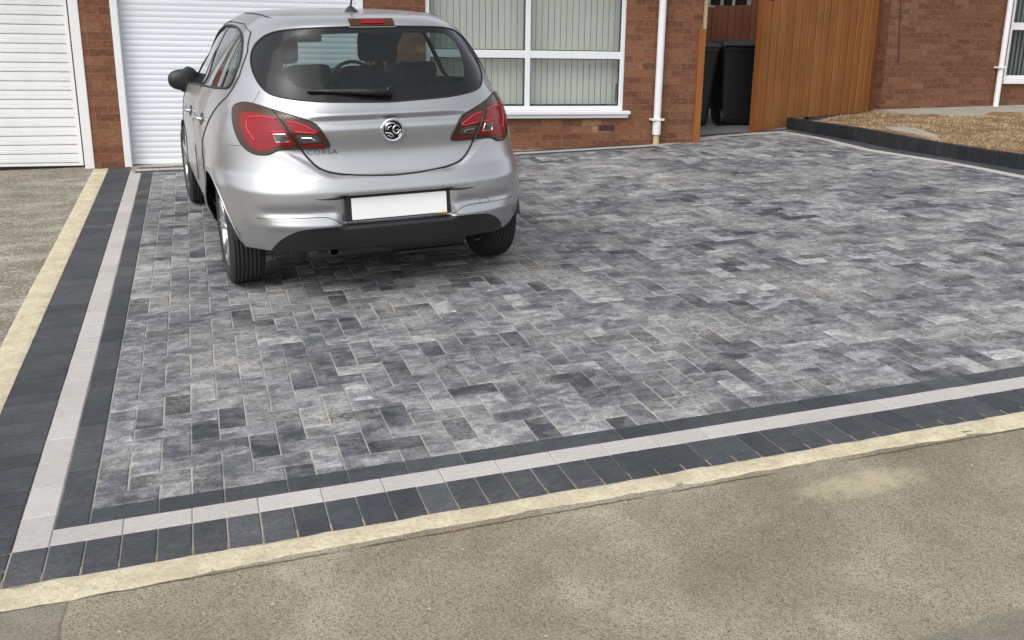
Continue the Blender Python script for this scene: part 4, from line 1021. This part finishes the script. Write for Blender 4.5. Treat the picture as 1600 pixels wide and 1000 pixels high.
# --- high brake light in the spoiler
m=MB(); nu=12; vs=[]
for k in range(nu+1):
    u=-.1245+.243*k/nu; u=u if abs(u)>1e-3 else 1e-3
    for z,o in ((1.4195,.004),(1.4215,.012),(1.452,.012),(1.4545,.003)): vs.append(tuple(P_uz(u,z,o)))
m.add(vs,[(4*k+j,4*k+4+j,4*k+5+j,4*k+1+j) for k in range(nu) for j in range(3)]+[(0,1,2,3),(4*nu+3,4*nu+2,4*nu+1,4*nu)])
bl_=part(m,'brake_light',M['lamp_smoke'],smooth=False)
m=MB(); vs=[]
for k in range(nu+1):
    u=-.065+.13*k/nu; u=u if abs(u)>1e-3 else 1e-3
    for z in (1.430,1.446): vs.append(tuple(P_uz(u,z,.0135)))
m.add(vs,[(2*k,2*k+2,2*k+3,2*k+1) for k in range(nu)]); part(m,'red_lens',M['lamp_red'],bl_)
m=MB(); m.tube([tuple(P_uz(u if abs(u)>1e-3 else 1e-3,1.4165,.006)) for u in np.linspace(-.13,.124,9)],.0028,6); part(m,'lamp_trim',M['paint'],bl_)
# --- badge, lettering, number plate
def frame_at(u,z):
    p,n=nrm(surf_uz,-abs(u) if abs(u)>1e-6 else -1e-4,z)
    if u>0: p=p*[-1,1,1]; n=n*[-1,1,1]
    n=Vector(n); p=Vector(p); x=Vector((1,0,0)); x=(x-n*x.dot(n)).normalized(); y=n.cross(x)   # x right, y up, n out
    if y.z<0: y=-y
    return Matrix(((x.x,y.x,n.x,p.x),(x.y,y.y,n.y,p.y),(x.z,y.z,n.z,p.z),(0,0,0,1)))
BM=frame_at(0,.903)
def inM(mb,Mx): mb.v=[tuple(Mx@Vector(v)) for v in mb.v]; return mb
m=MB(); m.lathe([(0,.050),(0,.064),(.006,.0645),(.011,.061),(.012,.056),(.009,.050)],(0,0,0),'z',40); bd=part(inM(m,BM),'badge',M['chrome'],tail,smooth=True)
m=MB(); m.lathe([(.003,.051),(.006,.030),(.007,0)],(0,0,0),'z',32); part(inM(m,BM),'badge_field',M['gloss_black'],bd,smooth=True)
def blade(mb,pts,w,h=.012):      # raised curved chrome blade in the badge plane
    pp=catmull(pts,5,False); n=len(pp)
    mb.tube([(p[0],p[1],h) for p in pp],[w*(.25+.75*math.sin(math.pi*min(1,(i+.6)/(n-.2)))) for i in range(n)],6)
m=MB(); blade(m,[(-.040,.004),(-.034,.026),(-.012,.038),(.012,.036)],.0065); blade(m,[(-.030,.000),(-.022,.016),(-.006,.024)],.004)
blade(m,[(.036,.014),(.022,.026),(.004,.016),(.002,-.004),(.016,-.018),(.032,-.010),(.030,.002),(.018,.002)],.0058)
blade(m,[(-.042,-.012),(-.022,-.014),(-.006,-.022),(.004,-.038)],.0062); blade(m,[(.040,.004),(.040,-.018),(.026,-.034)],.0045); blade(m,[(-.030,-.026),(-.016,-.032),(-.004,-.040)],.004)
part(inM(m,BM),'badge_emblem',M['chrome'],bd,smooth=True)
# lettering on the tailgate, left below the lamp
tc=bpy.data.curves.new('lettering','FONT'); tc.body='CORSA'; tc.size=.036; tc.extrude=.0018; tc.space_character=1.12; tc.align_x='CENTER'; tc.align_y='CENTER'; tc.resolution_u=3
to=bpy.data.objects.new('tmp',tc); col.objects.link(to); dg=bpy.context.evaluated_depsgraph_get(); dg.update(); tme=bpy.data.meshes.new_from_object(to.evaluated_get(dg)); bpy.data.objects.remove(to)
LM=frame_at(-.375,.803); 
tme.name='lettering'; 
for v in tme.vertices: 
    q=Vector((v.co.x*1.25,v.co.y,0)); uu=-.372+q.x; zz=.803+q.y*.98; n_=P_uz(uu,zz,.0012+v.co.z+.0018); v.co=Vector(n_)
tme.materials.clear(); tme.materials.append(M['steel_dark']); lo=bpy.data.objects.new('lettering',tme); col.objects.link(lo); lo.parent=tail
# plate
PM=Matrix.Translation((0.0,-.662,.503))@Matrix.Rotation(R(90),4,'X')
PM=Matrix(((1,0,0,.012),(0,0.05,-1,-.664),(0,1,.05,.503),(0,0,0,1)))
m=MB(); m.cbox(-.262,.262,-.058,.058,-.004,.003,.003); np_=part(inM(m,PM),'number_plate',M['plate']); np_['label']='blank white number plate'
m=MB(); m.cbox(-.292,.285,-.066,.068,-.03,-.005,.004); m.tube([(-.292,.070,-.004),(.29,.070,-.004)],.006,6); part(inM(m,PM),'plate_holder',M['black_plastic'],np_)
m=MB(); m.cbox(.20,.262,-.0605,-.0535,-.0035,.0036,.001); part(inM(m,PM),'plate_edge',M['plate_yellow'],np_)
# black tubes painting the lip shadow either side of the plate recess
for s in (-1,1):
    m=MB(); m.tube([tuple(P_uz(s*u,z,.001)) for u,z in ((.28,.574),(.33,.571),(.38,.570),(.44,.572))],[.010,.007,.0045,.0008],8); part(m,'recess_lip_shadow',M['black_rubber'],bumper,smooth=True)
# crease lines of the lower bumper
for s in (-1,1):
    m=MB(); m.tube([tuple(P_uz(s*u,z,.0)) for u,z in catmull([(.30,.424),(.345,.458),(.40,.474),(.52,.474),(.66,.471),(.76,.470)],4,False)],[.0024]*13+[.0020]*8,6); part(m,'bumper_crease',M['steel_dark'],bumper,smooth=True)
# towing-eye cover
m=MB(); m.tube([tuple(P_uz(u,z,.0006)) for u,z in catmull([(.475,.470),(.475,.49),(.487,.502),(.520,.502),(.533,.49),(.533,.470)],3,False)],.0014,5); part(m,'tow_cover_gap',M['steel_dark'],bumper)
# exhaust
m=MB(); m.lathe([(.0,.024),(0,.027),(.30,.027)],(-.345,-.615,.275),'y',24); m.lathe([(.0,.024),(.12,.022),(.12,0)],(-.345,-.615,.275),'y',24,mi=1); part(m,'exhaust',[M['steel_dark'],M['black_rubber']],smooth=True)
m=MB(); m.cbox(-.46,.02,-.42,-.14,.185,.31,.05); part(m,'silencer',M['steel_dark'],smooth=True)  # silencer box added low to deepen the shade under the tail
# --- rear wiper
m=MB(); a=Vector(P_uz(.006,1.078,.026)); b=Vector(P_uz(-.40,1.100,.016)); 
m.tube([tuple(a),tuple(a.lerp(b,.3)+Vector((0,-.008,0))),tuple(a.lerp(b,.7)),tuple(b)],[.019,.018,.012,.006],10); m.lathe([(0,.022),(.03,.022),(.034,.014)],(0,0,0),'z',16)
for k in range(len(m.v)-48,len(m.v)): m.v[k]=tuple(Matrix(((1,0,0,a.x+.006),(0,.3,-1,a.y+.02),(0,1,.3,a.z),(0,0,0,1)))@Vector(m.v[k]))
wp=part(m,'rear_wiper',M['black_plastic'],smooth=True)
m=MB(); m.tube([tuple(P_uz(u,z,.006)) for u,z in ((-.41,1.104),(-.28,1.096),(-.15,1.088),(-.03,1.076))],.006,6); part(m,'wiper_blade',M['black_rubber'],wp)
# --- aerial
m=MB(); 
def loft(mb,rings):
    n=len(rings[0]); b=[]; 
    for r in rings: b+=r
    mb.add(b,[(i*n+k,i*n+(k+1)%n,(i+1)*n+(k+1)%n,(i+1)*n+k) for i in range(len(rings)-1) for k in range(n)]+[tuple(range(n))[::-1],tuple((len(rings)-1)*n+k for k in range(n))])
def ell(cx,cy,z,a,b,n=20): return [(cx+a*math.cos(2*math.pi*k/n),cy+b*math.sin(2*math.pi*k/n),z) for k in range(n)]
loft(m,[ell(-.02,.07,1.480,.040,.075),ell(-.02,.075,1.496,.036,.066),ell(-.02,.085,1.512,.022,.045),ell(-.02,.09,1.524,.010,.02)])
ae=part(m,'aerial_base',M['black_plastic'],smooth=True); m=MB(); m.tube([(-.02,.09,1.515),(-.02,-.04,1.66),(-.02,-.16,1.83)],[.006,.004,.003],8); part(m,'aerial_mast',M['black_rubber'],ae)
# --- mirrors
for s in (-1,1):
    m=MB(); rings=[]
    for t,(w,h) in zip((0,.25,.6,.85,1),((.092,.066),(.108,.078),(.102,.074),(.080,.058),(.03,.025))):
        rings.append([(s*(.830+w*math.copysign(abs(math.cos(a))**.8,math.cos(a))+ .012*math.sin(a)*0),1.93+.11*t,1.000+h*math.copysign(abs(math.sin(a))**.85,math.sin(a))+(.018 if math.cos(a)<0 else -.004)*math.sin(a)) for a in [2*math.pi*k/28 for k in range(28)]])
    loft(m,rings); mi_=part(m,'door_mirror',M['black_plastic'],dobj[('front_door',s)],smooth=True)
    m=MB(); m.tube([(s*.82,1.99,.95),(s*.79,1.97,.92),(s*.73,1.95,.89)],[.026,.024,.03],10); part(m,'mirror_arm',M['black_plastic'],mi_,smooth=True) if False else part(m,'mirror_arm',M['black_plastic'],dobj[('front_door',s)],smooth=True)
# --- door handles
for s in (-1,1):
    for nm,y0,z0 in (('rear_door',.40,.895),('front_door',1.18,.865)):
        q=[P_yz(y0+dy,z0,s,o) for dy,o in ((-.075,.004),(-.06,.030),(0,.036),(.06,.030),(.075,.004))]
        m=MB(); m.tube([tuple(v) for v in catmull(q,4,False)],.0115,10); h_=part(m,'door_handle',M['paint'],dobj[(nm,s)],smooth=True)
        m=MB(); q=[P_yz(y0+.055*math.cos(a),z0-.004+.032*math.sin(a),s,.001) for a in np.linspace(0,2*math.pi,20)[:-1]]; m.tube([tuple(v) for v in q],.003,6,closed=True); part(m,'handle_recess',M['black_rubber'],dobj[(nm,s)])
# --- wheels
def wheel(lat,fwd,s):
    root=empty('wheel',(0,0,0)); root.parent=car; root.location=(lat,fwd,.307)
    m=MB(); w=.094; prof=[(-w*.9,.205),(-w,.225),(-w*1.02,.262),(-w*.93,.292),(-w*.78,.3035)]
    g_=[]
    for x in (-.066,-.045,-.022,.0,.022,.045,.066): g_+= [(x-.0042,.3070),(x-.003,.2985),(x+.003,.2985),(x+.0042,.3070)]
    prof+=g_+[(w*.78,.3035),(w*.93,.292),(w*1.02,.262),(w,.225),(w*.9,.205)]
    m.lathe(prof,(0,0,0),'x',72); part(m,'tyre',M['tyre'],root,smooth=True)
    m=MB(); o=s; m.lathe([(-.085,.206),(-.080,.196),(-.02,.186),(.06,.186),(.082,.196),(.087,.208),(.084,.200),(.07,.186)],(0,0,0),'x',64)
    for k in range(7):
        a=2*math.pi*k/7
        for da in (-.10,.10):
            p0=(s*.056,.045*math.cos(a),.045*math.sin(a)); p1=(s*.070,.12*math.cos(a+da*.6),.12*math.sin(a+da*.6)); p2=(s*.078,.192*math.cos(a+da),.192*math.sin(a+da)); m.tube([p0,p1,p2],[.017,.0125,.0135],8)
    m.lathe([(s*.03,.060),(s*.060,.056),(s*.068,.03),(s*.070,.0)],(0,0,0),'x',24); part(m,'rim',M['alloy'],root,smooth=True)
    m=MB(); m.lathe([(s*.01,.0),(s*.01,.15)],(0,0,0),'x',32); m.lathe([(-.0,.187),(-.0,.0)],(0,0,0),'x',32); part(m,'brake_disc',M['steel_dark'],root)
for la,fw in ((-.750,0),(.750,0),(-.755,2.51),(.755,2.51)): wheel(la,fw,-1 if la<0 else 1)
m=MB(); m.tube([(-.66,.02,.27),(.66,.02,.27)],.055,8); part(m,'rear_axle',M['steel_dark'])
# --- cabin
def rbox(mb,x0,x1,y0,y1,z0,z1,c,tilt=0,mi=0):
    Mx=Matrix.Translation(((x0+x1)/2,(y0+y1)/2,z0))@Matrix.Rotation(tilt,4,'X'); mb.cbox(-(x1-x0)/2,(x1-x0)/2,-(y1-y0)/2,(y1-y0)/2,0,z1-z0,c,mi,.5,Mx)
for x in (-.37,.37):
    seat=empty('front_seat',(0,0,0)); seat.parent=car; seat['label']='dark cloth front seat'
    m=MB(); rbox(m,x-.25,x+.25,1.25,1.75,.45,.62,.06); rbox(m,x-.25,x+.25,1.14,1.27,.55,1.13,.06,R(10)); part(m,'seat_back',M['seat_cloth'],seat,smooth=True)
    m=MB(); xo=.07 if x<0 else 0; rbox(m,x-.135+xo,x+.135+xo,1.00,1.11,1.15,1.345,.045,R(4)); part(m,'headrest',M['seat_cloth'],seat,smooth=True)
    for dx in (-.05,.05): m=MB(); m.tube([(x+dx+xo,1.06,1.08),(x+dx+xo,1.06,1.17)],.007,6); part(m,'headrest_post',M['chrome'],seat)
rs=empty('rear_seat',(0,0,0)); rs.parent=car
m=MB(); rbox(m,-.62,.62,.45,.95,.42,.60,.06); rbox(m,-.62,-.02,.16,.30,.50,1.065,.06,R(8)); rbox(m,.0,.62,.16,.30,.50,1.065,.06,R(8)); part(m,'seat_back',M['seat_cloth'],rs,smooth=True)
for x in (-.27,.37):
    m=MB(); rbox(m,x-.125,x+.125,.10,.20,1.075,1.20,.04,R(4)); part(m,'headrest',M['seat_cloth'],rs,smooth=True)
m=MB(); rbox(m,-.60,.60,-.42,.14,.985,1.005,.008); part(m,'parcel_shelf',M['interior'])
m=MB(); rbox(m,-.70,.70,2.0,2.5,.80,.985,.05); rbox(m,.20,.56,1.90,2.1,.93,1.035,.03); part(m,'dashboard',M['interior'],smooth=True)
m=MB(); m.tube([(.38+.18*math.cos(a),1.83+.06*math.sin(a),.93+.17*math.sin(a)) for a in np.linspace(0,2*math.pi,28)[:-1]],.014,8,closed=True); part(m,'steering_wheel',M['black_plastic'],smooth=True)
m=MB(); rbox(m,-.045,.185,1.97,2.0,1.245,1.315,.014); m.tube([(.07,2.0,1.28),(.07,2.02,1.36),(.05,2.0,1.40)],.009,6); part(m,'interior_mirror',M['black_plastic'],smooth=True)
m=MB(); rbox(m,.20,.50,1.60,1.615,1.32,1.40,.006); part(m,'sun_visor',M['interior']); m=MB(); rbox(m,-.50,-.20,1.58,1.595,1.34,1.40,.006); part(m,'sun_visor',M['interior'])
